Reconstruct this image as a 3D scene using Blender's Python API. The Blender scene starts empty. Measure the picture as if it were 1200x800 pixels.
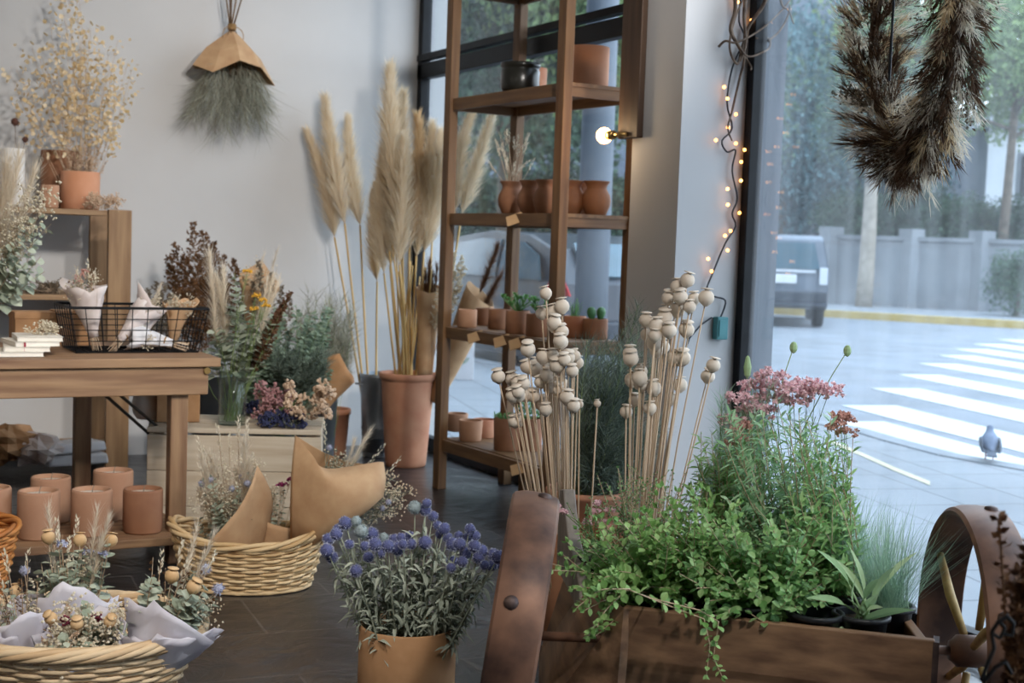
import bpy, math, random
from mathutils import Vector, Matrix, Euler, noise
V = Vector
PI = math.pi
R = random.Random(11)
C = bpy.context.scene.collection
sc = bpy.context.scene
# ------------------------------------------------------------------ camera model
F = 1600.0
CAM = V((0, 0, 1.2))
AZ = math.radians(28.33)
RW, FW, UW = V((math.cos(AZ), -math.sin(AZ), 0)), V((math.sin(AZ), math.cos(AZ), 0)), V((0, 0, 1))
upc = V((.0355, -.9968, -.0722)).normalized()
fwc = (V((0, 0, 1)) - upc * upc.z).normalized()
rtc = fwc.cross(upc)
def c2w(v): return RW * v.dot(rtc) + FW * v.dot(fwc) + UW * v.dot(upc)
def ray(px, py): return c2w(V(((px - 600) / F, (py - 400) / F, 1)))
def P(px, py, d): return CAM + ray(px, py) * d
def G(px, py, z=0.0):
    r = ray(px, py); return CAM + r * ((z - CAM.z) / r.z)
def PY(px, py, y):
    r = ray(px, py); return CAM + r * (y / r.y)
def PX(px, py, x):
    r = ray(px, py); return CAM + r * (x / r.x)
def floor_at(px, d, z=0.0):
    """world point at camera depth d under image column px (near mid frame), height z"""
    return CAM * V((1, 1, 0)).length * 0 + FW * d + RW * ((px - 600) / F * d) + UW * z

# ------------------------------------------------------------------ materials
def lin(h):
    h = h.lstrip('#'); o = []
    for i in (0, 2, 4):
        c = int(h[i:i+2], 16) / 255
        o.append(c / 12.92 if c <= .04045 else ((c + .055) / 1.055) ** 2.4)
    return (*o, 1)
MATS = {}
def mat(name, c1, c2=None, rough=.65, scale=6, stretch=(1, 1, 1), bump=0.0, metal=0, trans=0.0, island=False,
        spec=.4, emit=0, detail=6, lo=.35, hi=.65, alpha=1):
    m = bpy.data.materials.new(name); m.use_nodes = True; MATS[name] = m
    nt = m.node_tree; N = nt.nodes; L = nt.links
    b = N['Principled BSDF']; out = N['Material Output']
    b.inputs['Roughness'].default_value = rough; b.inputs['Metallic'].default_value = metal
    b.inputs['Specular IOR Level'].default_value = spec
    c2 = c2 or c1
    tc = N.new('ShaderNodeTexCoord'); mp = N.new('ShaderNodeMapping'); mp.inputs['Scale'].default_value = stretch
    nz = N.new('ShaderNodeTexNoise'); nz.inputs['Scale'].default_value = scale; nz.inputs['Detail'].default_value = detail
    L.new(tc.outputs['Object'], mp.inputs['Vector']); L.new(mp.outputs['Vector'], nz.inputs['Vector'])
    rp = N.new('ShaderNodeValToRGB'); rp.color_ramp.elements[0].position = lo; rp.color_ramp.elements[1].position = hi
    rp.color_ramp.elements[0].color = lin(c1); rp.color_ramp.elements[1].color = lin(c2)
    if island:
        g = N.new('ShaderNodeNewGeometry'); mx = N.new('ShaderNodeMath'); mx.operation = 'MULTIPLY_ADD'
        L.new(g.outputs['Random Per Island'], mx.inputs[0]); mx.inputs[1].default_value = .7
        m2 = N.new('ShaderNodeMath'); m2.operation = 'MULTIPLY'; m2.inputs[1].default_value = .3
        L.new(nz.outputs['Fac'], m2.inputs[0]); L.new(m2.outputs[0], mx.inputs[2]); L.new(mx.outputs[0], rp.inputs['Fac'])
        rp.color_ramp.elements[0].position = .15; rp.color_ramp.elements[1].position = .85
    else:
        L.new(nz.outputs['Fac'], rp.inputs['Fac'])
    L.new(rp.outputs['Color'], b.inputs['Base Color'])
    if bump:
        bp = N.new('ShaderNodeBump'); bp.inputs['Strength'].default_value = bump; bp.inputs['Distance'].default_value = .01
        L.new(nz.outputs['Fac'], bp.inputs['Height']); L.new(bp.outputs['Normal'], b.inputs['Normal'])
    if emit:
        L.new(rp.outputs['Color'], b.inputs['Emission Color']); b.inputs['Emission Strength'].default_value = emit
    if trans:
        t = N.new('ShaderNodeBsdfTranslucent'); L.new(rp.outputs['Color'], t.inputs['Color'])
        ms = N.new('ShaderNodeMixShader'); ms.inputs['Fac'].default_value = trans
        L.new(b.outputs[0], ms.inputs[1]); L.new(t.outputs[0], ms.inputs[2]); L.new(ms.outputs[0], out.inputs['Surface'])
    return m
def wood(name, c1, c2, axis, rough=.6, scale=7, bump=.15):
    s = [1, 1, 1]; 
    for i in range(3): s[i] = .12 if 'xyz'[i] == axis else 1.6
    return mat(name, c1, c2, rough, scale * 3, tuple(s), bump, detail=8, lo=.3, hi=.7)
mat('wall_paint', '#bbbab9', '#c1c0bf', .85, 2.0, bump=.03)
mat('pillar_paint', '#bdbcbc', '#c3c2c2', .8, 2.0, bump=.03)
mat('ceiling_paint', '#cfc9c0', '#d2ccc4', .9)
mat('black_frame', '#141518', '#1b1d20', .5, 10, spec=.2)
for a in 'xyz':
    wood('rack_wood_' + a, '#5a3f2a', '#80603f', a)
    wood('table_wood_' + a, '#70503a', '#9c7c5c', a)
    wood('dark_wood_' + a, '#34241a', '#4c3828', a)
    wood('cart_wood_' + a, '#5c4331', '#8c6c50', a)
    wood('crate_wood_' + a, '#7a5c40', '#9a7c5a', a)
    wood('pale_wood_' + a, '#b39f86', '#cdbfa9', a)
wood('grey_wood', '#6f675f', '#8d857c', 'z')
mat('terracotta', '#b0765a', '#be8a6c', .8, 9, bump=.05)
mat('terracotta_dusty', '#a47a60', '#b48c70', .85, 6, bump=.05)
mat('terracotta_brown', '#8a5f46', '#9d7053', .8, 8, bump=.05)
mat('terracotta_orange', '#bd8462', '#c79274', .8, 8, bump=.05)
mat('kraft', '#bd9670', '#cba780', .8, 14, bump=.04, trans=.12)
mat('kraft_dark', '#ab8058', '#bb9068', .8, 14, bump=.04, trans=.1)
mat('tissue', '#e4e0e8', '#ece9ef', .75, 10, bump=.08, trans=.35)
mat('tissue_pink', '#e2d4ce', '#ebe2dd', .75, 10, bump=.08, trans=.35)
mat('white_paper', '#dcdadb', '#e6e4e6', .8, 12, bump=.04, trans=.15)
mat('wicker', '#bf9d6e', '#dec398', .6, 30, bump=.1, island=True)
mat('wicker_pale', '#c0a079', '#dcc4a0', .6, 30, bump=.1, island=True)
mat('wicker_orange', '#a4642f', '#c98646', .6, 30, bump=.1, island=True)
mat('black_wire', '#17181a', '#202124', .45, metal=.6)
mat('black_iron', '#1b1a1a', '#2b2826', .5, 20, metal=.5)
mat('zinc', '#7d8286', '#9a9ea2', .42, 5, metal=.85, bump=.05)
mat('wax', '#ddd3c4', '#e6ddd0', .5, trans=.2)
mat('notebook', '#d6cfc2', '#dfd9cd', .7)
mat('wick', '#6b6257', '#847a6c', .9)
mat('ceramic_white', '#d6d2cc', '#dedad5', .35)
mat('ceramic_black', '#1d1d1a', '#2b2a25', .28)
mat('soil', '#2b211a', '#3d3026', .95, 40, bump=.4)
mat('black_plastic', '#17181b', '#212327', .45)
mat('twine', '#8a6a43', '#a78558', .9, 60)
mat('stem_straw', '#a88a6c', '#c9b59c', .7, island=True)
mat('stem_gold', '#b08a4c', '#d2b276', .6, island=True)
mat('stem_green', '#6c8047', '#8a9a60', .7, island=True, trans=.1)
mat('stem_grey', '#7d8370', '#9aa08c', .8, island=True)
mat('stem_brown', '#5a4430', '#7a6044', .8, island=True)
mat('pampas', '#e2cfae', '#f5ebd9', .9, island=True, trans=.45, spec=.1)
mat('pampas_tan', '#cdb087', '#e4cda8', .9, island=True, trans=.4, spec=.1)
mat('pampas_white', '#e0d2bc', '#efe6d6', .9, island=True, trans=.45, spec=.1)
mat('pampas_brown', '#5b3d2a', '#80604a', .9, island=True, trans=.25, spec=.1)
mat('wreath_brown', '#3f2d22', '#7a5f4a', .9, island=True, trans=.25, spec=.1)
mat('euca_leaf', '#8a9480', '#b8beaa', .6, island=True, trans=.2)
mat('euca_dark', '#5f7460', '#8fa28c', .6, island=True, trans=.2)
mat('grey_leaf', '#858d7e', '#b4baa9', .75, island=True, trans=.15)
mat('wisp_green', '#85877a', '#b0ae9c', .85, island=True, trans=.15)
mat('wisp_dark', '#4c5a4e', '#7d8a7c', .85, island=True, trans=.15)
mat('herb_bright', '#6f9c52', '#a9cc84', .5, island=True, trans=.35)
mat('herb_mid', '#6a9a58', '#a8c98a', .5, island=True, trans=.35)
mat('herb_blue', '#7aa87c', '#b6d4ac', .55, island=True, trans=.35)
mat('herb_dark', '#55824c', '#86ad72', .5, island=True, trans=.3)
mat('sage_leaf', '#8fae7c', '#bcd2a6', .75, island=True, trans=.3)
mat('fescue', '#86a890', '#b8d2b8', .7, island=True, trans=.3)
mat('succulent', '#4f8a45', '#86b774', .45, island=True, trans=.15)
mat('cactus', '#2f5c30', '#44763f', .5)
mat('astilbe', '#4f3420', '#7d5836', .9, island=True, trans=.15)
mat('grey_astilbe', '#5d5245', '#867865', .9, island=True, trans=.15)
mat('thistle_blue', '#8286a8', '#c4c6d2', .85, island=True, trans=.15)
mat('thistle_core', '#474b72', '#5d628c', .9)
mat('thistle_grey', '#79868a', '#9aa6a6', .85, island=True)
mat('thistle_brown', '#4a3027', '#6a463a', .9, island=True)
mat('poppy', '#c4b4a2', '#ded2c2', .8, 18, bump=.05, island=True)
mat('poppy_tan', '#b89468', '#cfae84', .8, 18, bump=.05)
mat('statice', '#2a2e4c', '#3f4466', .9, island=True)
mat('pink_dry', '#96686a', '#b88f8c', .9, island=True)
mat('beige_dry', '#b89a7e', '#d6bca2', .9, island=True)
mat('pink_flower', '#dcaab4', '#f2d8da', .7, island=True, trans=.25)
mat('rust_flower', '#bd8a7c', '#e0b8ac', .8, island=True, trans=.2)
mat('magenta_dry', '#8c2f5c', '#a84a78', .9, island=True)
mat('yellow_dry', '#c9962c', '#dfb448', .9, island=True)
mat('burgundy_dry', '#4f1626', '#6a2233', .9, island=True)
mat('lunaria', '#dcc190', '#f6e4c4', .55, island=True, trans=.45)
mat('cream_dry', '#d2c4a8', '#e8dfcb', .85, island=True, trans=.3)
mat('rust_iron', '#3f2d27', '#7d5b48', .5, 9, bump=.12, metal=.3)
mat('bolt_iron', '#3c3030', '#5a4a44', .5, 30, metal=.5)
mat('spoke_wood', '#8a6a3c', '#b89a62', .6, 20, (1, 1, .2), bump=.1)
mat('dry_seed', '#553626', '#86603f', .9, 40, bump=.3, island=True)
mat('vine_bark', '#4f3f34', '#7d6a5a', .85, 30, bump=.2)
mat('bulb_glow', '#ffb060', '#ffc070', .5, emit=14)
mat('fairy_glow', '#ff9a48', '#ffb060', .5, emit=7)
mat('teal_plastic', '#3f7a80', '#4c8a8f', .5)
mat('cable', '#22262c', '#2c3138', .6)
mat('brass', '#a0804a', '#b89660', .35, metal=.9)
mat('tag_card', '#b3926c', '#c2a27c', .85)
mat('red_ribbon', '#8c2436', '#9c2e40', .7)

def glass_mat(name, dusty, tint='#f4f8fa', streak=1.0):
    m = bpy.data.materials.new(name); m.use_nodes = True; MATS[name] = m
    nt = m.node_tree; N = nt.nodes; L = nt.links
    N.remove(N['Principled BSDF']); out = N['Material Output']
    tr = N.new('ShaderNodeBsdfTransparent'); tr.inputs['Color'].default_value = lin(tint)
    gl = N.new('ShaderNodeBsdfGlossy'); gl.inputs['Roughness'].default_value = 0.02
    lw = N.new('ShaderNodeLayerWeight'); pw = N.new('ShaderNodeMath'); pw.operation = 'POWER'; pw.inputs[1].default_value = 5
    L.new(lw.outputs['Facing'], pw.inputs[0]); fr = N.new('ShaderNodeMath'); fr.operation = 'MULTIPLY_ADD'; fr.inputs[1].default_value = .9; fr.inputs[2].default_value = .035
    L.new(pw.outputs[0], fr.inputs[0])
    ms = N.new('ShaderNodeMixShader'); L.new(fr.outputs[0], ms.inputs['Fac'])
    L.new(tr.outputs[0], ms.inputs[1]); L.new(gl.outputs[0], ms.inputs[2])
    df = N.new('ShaderNodeBsdfTranslucent'); df.inputs['Color'].default_value = (.85, .9, .95, 1)
    d2 = N.new('ShaderNodeBsdfDiffuse'); d2.inputs['Color'].default_value = (.85, .9, .95, 1)
    dd = N.new('ShaderNodeMixShader'); dd.inputs['Fac'].default_value = .5
    L.new(df.outputs[0], dd.inputs[1]); L.new(d2.outputs[0], dd.inputs[2])
    tc = N.new('ShaderNodeTexCoord'); mp = N.new('ShaderNodeMapping'); mp.inputs['Scale'].default_value = (1, 6, .35)
    nz = N.new('ShaderNodeTexNoise'); nz.inputs['Scale'].default_value = 2.2; nz.inputs['Detail'].default_value = 5
    L.new(tc.outputs['Object'], mp.inputs[0]); L.new(mp.outputs[0], nz.inputs['Vector'])
    mr = N.new('ShaderNodeMapRange'); mr.inputs['From Min'].default_value = .35; mr.inputs['From Max'].default_value = .75
    mr.inputs['To Min'].default_value = dusty * .6; mr.inputs['To Max'].default_value = dusty * (1 + streak)
    L.new(nz.outputs['Fac'], mr.inputs['Value'])
    m3 = N.new('ShaderNodeMixShader'); L.new(mr.outputs[0], m3.inputs['Fac'])
    L.new(ms.outputs[0], m3.inputs[1]); L.new(dd.outputs[0], m3.inputs[2]); L.new(m3.outputs[0], out.inputs['Surface'])
    return m
glass_mat('pane_dusty', .055)
glass_mat('pane_clean', .01)
glass_mat('vase_glass', .02, '#eef4f1', .3)

def slate_mat():
    m = bpy.data.materials.new('slate'); m.use_nodes = True; MATS['slate'] = m
    nt = m.node_tree; N = nt.nodes; L = nt.links; b = N['Principled BSDF']
    tc = N.new('ShaderNodeTexCoord')
    br = N.new('ShaderNodeTexBrick'); br.inputs['Scale'].default_value = 1.0
    br.inputs['Brick Width'].default_value = .6; br.inputs['Row Height'].default_value = .4; br.inputs['Mortar Size'].default_value = .004
    br.inputs['Color1'].default_value = lin('#232122'); br.inputs['Color2'].default_value = lin('#2b292b'); br.inputs['Mortar'].default_value = lin('#4a4644')
    mp = N.new('ShaderNodeMapping'); mp.inputs['Rotation'].default_value = (0, 0, .1); L.new(tc.outputs['Object'], mp.inputs[0]); L.new(mp.outputs[0], br.inputs['Vector'])
    n1 = N.new('ShaderNodeTexNoise'); n1.inputs['Scale'].default_value = 5; n1.inputs['Detail'].default_value = 8; n1.inputs['Distortion'].default_value = 1.2
    L.new(tc.outputs['Object'], n1.inputs['Vector'])
    mx = N.new('ShaderNodeMixRGB'); mx.blend_type = 'OVERLAY'; mx.inputs['Fac'].default_value = .35
    L.new(br.outputs['Color'], mx.inputs[1]); L.new(n1.outputs['Fac'], mx.inputs[2]); L.new(mx.outputs[0], b.inputs['Base Color'])
    b.inputs['Roughness'].default_value = .3; b.inputs['Specular IOR Level'].default_value = 1.0
    ad = N.new('ShaderNodeMath'); ad.operation = 'MULTIPLY_ADD'; L.new(br.outputs['Fac'], ad.inputs[0]); ad.inputs[1].default_value = -.5; L.new(n1.outputs['Fac'], ad.inputs[2])
    bp = N.new('ShaderNodeBump'); bp.inputs['Strength'].default_value = .6; bp.inputs['Distance'].default_value = .02
    L.new(ad.outputs[0], bp.inputs['Height']); L.new(bp.outputs[0], b.inputs['Normal'])
slate_mat()

# ------------------------------------------------------------------ mesh builder
class MB:
    def __init__(s): s.v = []; s.f = []; s.mi = []; s.cur = 0
    def quad(s, *idx): s.f.append(idx); s.mi.append(s.cur)
    def add(s, vs, fs):
        b = len(s.v); s.v.extend(tuple(x) for x in vs)
        for f in fs: s.f.append(tuple(b + i for i in f)); s.mi.append(s.cur)
    def box(s, c, size, rot=None, taper=1.0):
        x, y, z = (q / 2 for q in size); vs = []
        for dz in (-1, 1):
            k = taper if dz > 0 else 1
            for dx, dy in ((-1, -1), (1, -1), (1, 1), (-1, 1)):
                p = V((dx * x * k, dy * y * k, dz * z)); 
                if rot is not None: p = rot @ p
                vs.append(V(c) + p)
        s.add(vs, [(3, 2, 1, 0), (4, 5, 6, 7), (0, 1, 5, 4), (1, 2, 6, 5), (2, 3, 7, 6), (3, 0, 4, 7)])
    def bar(s, a, b, w, h, up=V((0, 0, 1))):
        a, b = V(a), V(b); d = (b - a); l = d.length; d = d / l
        if abs(d.dot(up)) > .98: up = V((0, 1, 0))
        x = d.cross(up).normalized(); y = x.cross(d).normalized()
        vs = [p + x * sx * w / 2 + y * sy * h / 2 for p in (a, b) for sx, sy in ((-1, -1), (1, -1), (1, 1), (-1, 1))]
        s.add(vs, [(0, 1, 2, 3), (7, 6, 5, 4), (0, 4, 5, 1), (1, 5, 6, 2), (2, 6, 7, 3), (3, 7, 4, 0)])
    def prism(s, pts, d):
        """polygon pts (3-D, planar) extruded by vector d"""
        n = len(pts); pts = [V(p) for p in pts]; d = V(d)
        s.add(pts + [p + d for p in pts], [tuple(range(n))[::-1], tuple(range(n, 2 * n))] + [(i, (i + 1) % n, n + (i + 1) % n, n + i) for i in range(n)])
    def tube(s, pts, r0, r1=None, n=4, cap=True, closed=False):
        pts = [V(p) for p in pts]; r1 = r0 if r1 is None else r1; m = len(pts)
        if m < 2: return
        prev = None; vs = []
        for i, p in enumerate(pts):
            if closed: d = pts[(i + 1) % m] - pts[i - 1]
            else: d = pts[min(i + 1, m - 1)] - pts[max(i - 1, 0)]
            if d.length < 1e-9: d = V((0, 0, 1))
            d.normalize()
            if prev is None:
                a = V((1, 0, 0)) if abs(d.x) < .8 else V((0, 1, 0)); x = d.cross(a).normalized()
            else:
                x = prev - d * prev.dot(d); x = x.normalized() if x.length > 1e-6 else d.orthogonal().normalized()
            prev = x; y = d.cross(x)
            r = r0 + (r1 - r0) * i / (m - 1) if not callable(r0) else r0(i / (m - 1))
            for k in range(n):
                a = 2 * PI * k / n; vs.append(p + (x * math.cos(a) + y * math.sin(a)) * r)
        fs = []
        for i in range(m if closed else m - 1):
            j = (i + 1) % m
            for k in range(n): fs.append((i * n + k, i * n + (k + 1) % n, j * n + (k + 1) % n, j * n + k))
        if cap and not closed: fs += [tuple(range(n))[::-1], tuple(range((m - 1) * n, m * n))]
        s.add(vs, fs)
    def lathe(s, prof, n=24, c=(0, 0, 0), axis=None, sx=1, sy=1):
        """prof [(r,z)...]; closes at r=0 ends"""
        c = V(c); q = V((0, 0, 1)).rotation_difference(V(axis)) if axis is not None else None
        vs = []; rows = []
        for r, z in prof:
            row = []
            if r < 1e-6:
                p = V((0, 0, z)); vs.append(c + (q @ p if q else p)); row = [len(vs) - 1] * n
            else:
                for k in range(n):
                    a = 2 * PI * k / n; p = V((r * sx * math.cos(a), r * sy * math.sin(a), z)); vs.append(c + (q @ p if q else p)); row.append(len(vs) - 1)
            rows.append(row)
        fs = []
        for a, b in zip(rows, rows[1:]):
            for k in range(n):
                f = [a[k], a[(k + 1) % n], b[(k + 1) % n], b[k]]; g = []
                for t in f:
                    if t not in g: g.append(t)
                if len(g) > 2: fs.append(tuple(g))
        s.add(vs, fs)
    def ball(s, c, r, n=6, m=4, sz=1.0):
        s.lathe([(r * math.sin(PI * i / m), -r * sz * math.cos(PI * i / m)) for i in range(m + 1)], n, c)
    def octa(s, c, r):
        c = V(c); s.add([c + V(p) * r for p in ((1, 0, 0), (0, 1, 0), (-1, 0, 0), (0, -1, 0), (0, 0, 1), (0, 0, -1))],
                        [(0, 1, 4), (1, 2, 4), (2, 3, 4), (3, 0, 4), (1, 0, 5), (2, 1, 5), (3, 2, 5), (0, 3, 5)])
    def leaf(s, base, d, nrm, L, W, k=3, fold=.25, droop=.15, peak=.45):
        d = V(d).normalized(); x = d.cross(V(nrm)); 
        x = x.normalized() if x.length > 1e-5 else d.orthogonal().normalized()
        n = x.cross(d).normalized(); base = V(base); vs = [base]; 
        for i in range(1, k + 1):
            t = i / (k + 1); w = W / 2 * math.sin(PI * t ** (math.log(.5) / math.log(peak))) ** .8
            c = base + d * L * t - n * droop * L * t * t
            vs += [c - x * w + n * w * fold, c, c + x * w + n * w * fold]
        vs.append(base + d * L - n * droop * L)
        fs = [(0, 2, 1), (0, 3, 2)]
        for i in range(k - 1):
            a = 1 + 3 * i; fs += [(a, a + 1, a + 4, a + 3), (a + 1, a + 2, a + 5, a + 4)]
        a = 1 + 3 * (k - 1); e = len(vs) - 1; fs += [(a, a + 1, e), (a + 1, a + 2, e)]
        s.add(vs, fs)
    def disc_leaf(s, c, nrm, r, n=7, cup=.15):
        nrm = V(nrm).normalized(); x = nrm.orthogonal().normalized(); y = nrm.cross(x); c = V(c)
        s.add([c] + [c + (x * math.cos(2 * PI * k / n) + y * math.sin(2 * PI * k / n)) * r + nrm * cup * r for k in range(n)],
              [(0, 1 + k, 1 + (k + 1) % n) for k in range(n)])
    def strand(s, p0, d, L, w, bend, seg=2):
        """flat tapering hair: start, direction, length, width, bend vector"""
        d = V(d).normalized(); bend = V(bend); x = d.cross(bend)
        x = x.normalized() if x.length > 1e-4 else d.orthogonal().normalized()
        p0 = V(p0); vs = []
        for i in range(seg):
            t = i / seg; c = p0 + d * L * t + bend * L * t * t; ww = w * (1 - t * .5) / 2; vs += [c - x * ww, c + x * ww]
        vs.append(p0 + d * L + bend * L)
        fs = [(2 * i, 2 * i + 1, 2 * i + 3, 2 * i + 2) for i in range(seg - 1)] + [(2 * seg - 2, 2 * seg - 1, 2 * seg)]
        s.add(vs, fs)
    def mesh(s, name, mats, smooth=False):
        me = bpy.data.meshes.new(name); me.from_pydata(s.v, [], s.f)
        if isinstance(mats, str): mats = [mats]
        for m in mats: me.materials.append(MATS[m])
        if len(mats) > 1: me.polygons.foreach_set('material_index', s.mi)
        if smooth: me.polygons.foreach_set('use_smooth', [True] * len(me.polygons))
        me.update(); return me

def thing(name, label, cat, loc=(0, 0, 0), rotz=0, group=None, rot=None):
    o = bpy.data.objects.new(name, None); C.objects.link(o); o.location = loc
    o.rotation_euler = rot if rot is not None else (0, 0, rotz); o.empty_display_size = .05
    o['label'] = label; o['category'] = cat
    if group: o['group'] = group
    return o
def part(mb, name, mats, parent, smooth=False, world=False, label=None, bevel=0, solid=0, stuff=False, auto=None):
    if not mb.v: return None
    if world:
        q = parent
        while q.parent is not None: q = q.parent
        l = V(q.location); mb.v = [(a - l.x, b - l.y, c - l.z) for a, b, c in mb.v]
    o = bpy.data.objects.new(name, mb.mesh(name, mats, smooth)); C.objects.link(o); o.parent = parent
    if label: o['label'] = label
    if stuff: o['kind'] = 'stuff'
    mods(o, bevel, solid); return o
def mods(o, bevel, solid):
    if solid:
        m = o.modifiers.new('solid', 'SOLIDIFY'); m.thickness = solid; m.offset = 0
    if bevel:
        m = o.modifiers.new('bevel', 'BEVEL'); m.width = bevel; m.segments = 2; m.limit_method = 'ANGLE'; m.angle_limit = .7
def solo(mb, name, mats, label, cat, loc=None, group=None, smooth=False, bevel=0, solid=0, rotz=0, kind=None):
    if loc is not None and kind != 'w':
        pass
    if kind == 'w':
        l = V(loc); mb.v = [(a - l.x, b - l.y, c - l.z) for a, b, c in mb.v]; kind = None
    o = bpy.data.objects.new(name, mb.mesh(name, mats, smooth)); C.objects.link(o)
    if loc is not None: o.location = loc
    o.rotation_euler = (0, 0, rotz); o['label'] = label; o['category'] = cat
    if group: o['group'] = group
    if kind: o['kind'] = kind
    mods(o, bevel, solid); return o
def struct(mb, name, mats, parent=None, smooth=False, bevel=0, label=None):
    o = bpy.data.objects.new(name, mb.mesh(name, mats, smooth)); C.objects.link(o); o.parent = parent
    if parent is None: o['kind'] = 'structure'
    if label: o['label'] = label
    mods(o, bevel, 0); return o
def dup(root, loc=None, rotz=None, label=None, group=None, scale=None, rot=None):
    r = root.copy(); C.objects.link(r)
    if loc is not None: r.location = loc
    if rotz is not None: r.rotation_euler = (0, 0, rotz)
    if rot is not None: r.rotation_euler = rot
    if scale is not None: r.scale = (scale,) * 3 if not hasattr(scale, '__len__') else scale
    if label: r['label'] = label
    if group: r['group'] = group
    for ch in list(root.children):
        c = ch.copy(); C.objects.link(c); c.parent = r
        for g in list(ch.children):
            d = g.copy(); C.objects.link(d); d.parent = c
    return r
def rnd(a, b): return R.uniform(a, b)
def rv(s=1.0): return V((R.gauss(0, 1), R.gauss(0, 1), R.gauss(0, 1))) * s
def rdir(): 
    v = rv(); return v.normalized() if v.length > 1e-6 else V((0, 0, 1))
def path(a, b, bend, n=6):
    a, b = V(a), V(b); m = (a + b) / 2 + V(bend)
    return [a * (1 - t) ** 2 + m * 2 * t * (1 - t) + b * t * t for t in (i / (n - 1) for i in range(n))]
def along(pts, t):
    x = max(0, min(.9999, t)) * (len(pts) - 1); i = int(x); f = x - i
    return pts[i].lerp(pts[i + 1], f), (pts[i + 1] - pts[i]).normalized()
def catmull(pts, k=5):
    o = []
    for j in range(len(pts) - 1):
        p0, p1, p2, p3 = pts[max(j - 1, 0)], pts[j], pts[j + 1], pts[min(j + 2, len(pts) - 1)]
        for i in range(k):
            u = i / k; o.append(.5 * ((2 * p1) + (p2 - p0) * u + (2 * p0 - 5 * p1 + 4 * p2 - p3) * u * u + (3 * p1 - p0 - 3 * p2 + p3) * u ** 3))
    o.append(pts[-1]); return o
def side(d):
    v = rdir(); v = v - d * v.dot(d); return v.normalized() if v.length > 1e-4 else d.orthogonal().normalized()

# ------------------------------------------------------------------ botanical pieces: each takes builders in a dict D
def gb(D, k):
    if k not in D: D[k] = MB()
    return D[k]
def nb_(D, k): return gb(D, k + '#%d' % len(D))
def f_euca(D, a, b, leaf=.022, n=14, bend=.02, st='stems', lf='eucalyptus_leaves', start=.35, rnd_leaf=True):
    p = path(a, b, rv(bend)); gb(D, st).tube(p, .0016, .0009, 3, cap=False); m = gb(D, lf)
    for i in range(n):
        c, d = along(p, start + (1 - start) * i / n); x = side(d)
        for sg in (1, -1):
            dd = (x * sg + d * .5).normalized(); L = leaf * rnd(.7, 1.15) * (1.1 - .5 * i / n)
            if rnd_leaf: m.leaf(c, dd, d + rv(.3), L, L * .85, 2, .15, .2, .5)
            else: m.leaf(c, dd, d + rv(.3), L * 1.5, L * .5, 2, .2, .25)
def f_plume(D, a, b, w=.03, n=160, st='stems', pl='grass_plume', frac=.5, bend=.01, hw=.0012, fl=.28):
    p = path(a, b, rv(bend)); gb(D, st).tube(p, .0015, .001, 3, cap=False); m = nb_(D, pl); L = (V(b) - V(a)).length * (1 - frac)
    for i in range(n):
        t = R.random(); c, d = along(p, frac + (1 - frac) * t); x = side(d); prof = math.sin(PI * min(1, t * .8 + .16))
        m.strand(c, d + x * rnd(.1, .55), L * fl * rnd(.6, 1.1), hw, x * w / max(L * fl, .01) * prof * rnd(.1, .9) - V((0, 0, .05)), 2)
def f_thistle(D, a, b, r=.015, st='stems', hd='thistle_head', bend=.01, sp=110):
    p = path(a, b, rv(bend)); gb(D, st).tube(p, .0015, .0012, 3, cap=False); m = nb_(D, hd); c = V(b)
    m.ball(c, r * .72, 8, 5)
    for i in range(sp):
        d = rdir(); m.strand(c + d * r * .6, d, r * .5 * rnd(.8, 1.1), r * .16, rv(.05), 1)
def poppy_head(m, c, ax, r):
    m.lathe([(0, -.95 * r), (.28 * r, -.95 * r), (.42 * r, -.8 * r), (.85 * r, -.45 * r), (1.0 * r, .05 * r), (.9 * r, .5 * r), (.6 * r, .85 * r), (.3 * r, .95 * r), (.32 * r, 1.05 * r), (.8 * r, 1.12 * r), (.78 * r, 1.2 * r), (0, 1.28 * r)], 10, c, ax)
def f_poppy(D, a, b, r=.014, st='stems', hd='poppy_seed_head', bend=.01):
    p = path(a, b, rv(bend)); gb(D, st).tube(p, .0016, .0012, 4, cap=False); poppy_head(nb_(D, hd), V(b), p[-1] - p[-2], r)
def f_filler(D, a, b, r=.06, n=26, st='stems', hd='filler_flowers', s=.0035, bend=.015):
    p = path(a, b, rv(bend)); gb(D, st).tube(p, .0014, .0008, 3, cap=False); m = gb(D, hd); ms = gb(D, st)
    for i in range(n):
        c, d = along(p, rnd(.45, 1)); e = c + (side(d) * rnd(.3, 1) + d * rnd(.2, .9)) * r * rnd(.4, 1.0)
        ms.strand(c, e - c, (e - c).length, .0012, (0, 0, 0), 1)
        for q in range(3): m.octa(e + rv(s * 1.6), s * rnd(.6, 1.2))
def f_fern(D, a, b, w=.09, n=26, st='stems', lf='feathery_plume', s=.008, bend=.02, start=.3):
    p = path(a, b, rv(bend)); gb(D, st).tube(p, .002, .0008, 3, cap=False); m = gb(D, lf); ms = gb(D, st)
    for i in range(n):
        t = start + (1 - start) * i / n; c, d = along(p, t); x = side(d); l = w * (1.1 - (t - start) / (1 - start)) * rnd(.6, 1.1)
        dd = (x + d * .8).normalized(); ms.strand(c, dd, l, .0016, (0, 0, 0), 1)
        for q in range(14):
            u = rnd(.1, 1.05); e = c + dd * l * u
            m.leaf(e, (dd + rv(.6)), rdir(), s * rnd(.7, 1.5), s * .55, 1, .1, 0)
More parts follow.
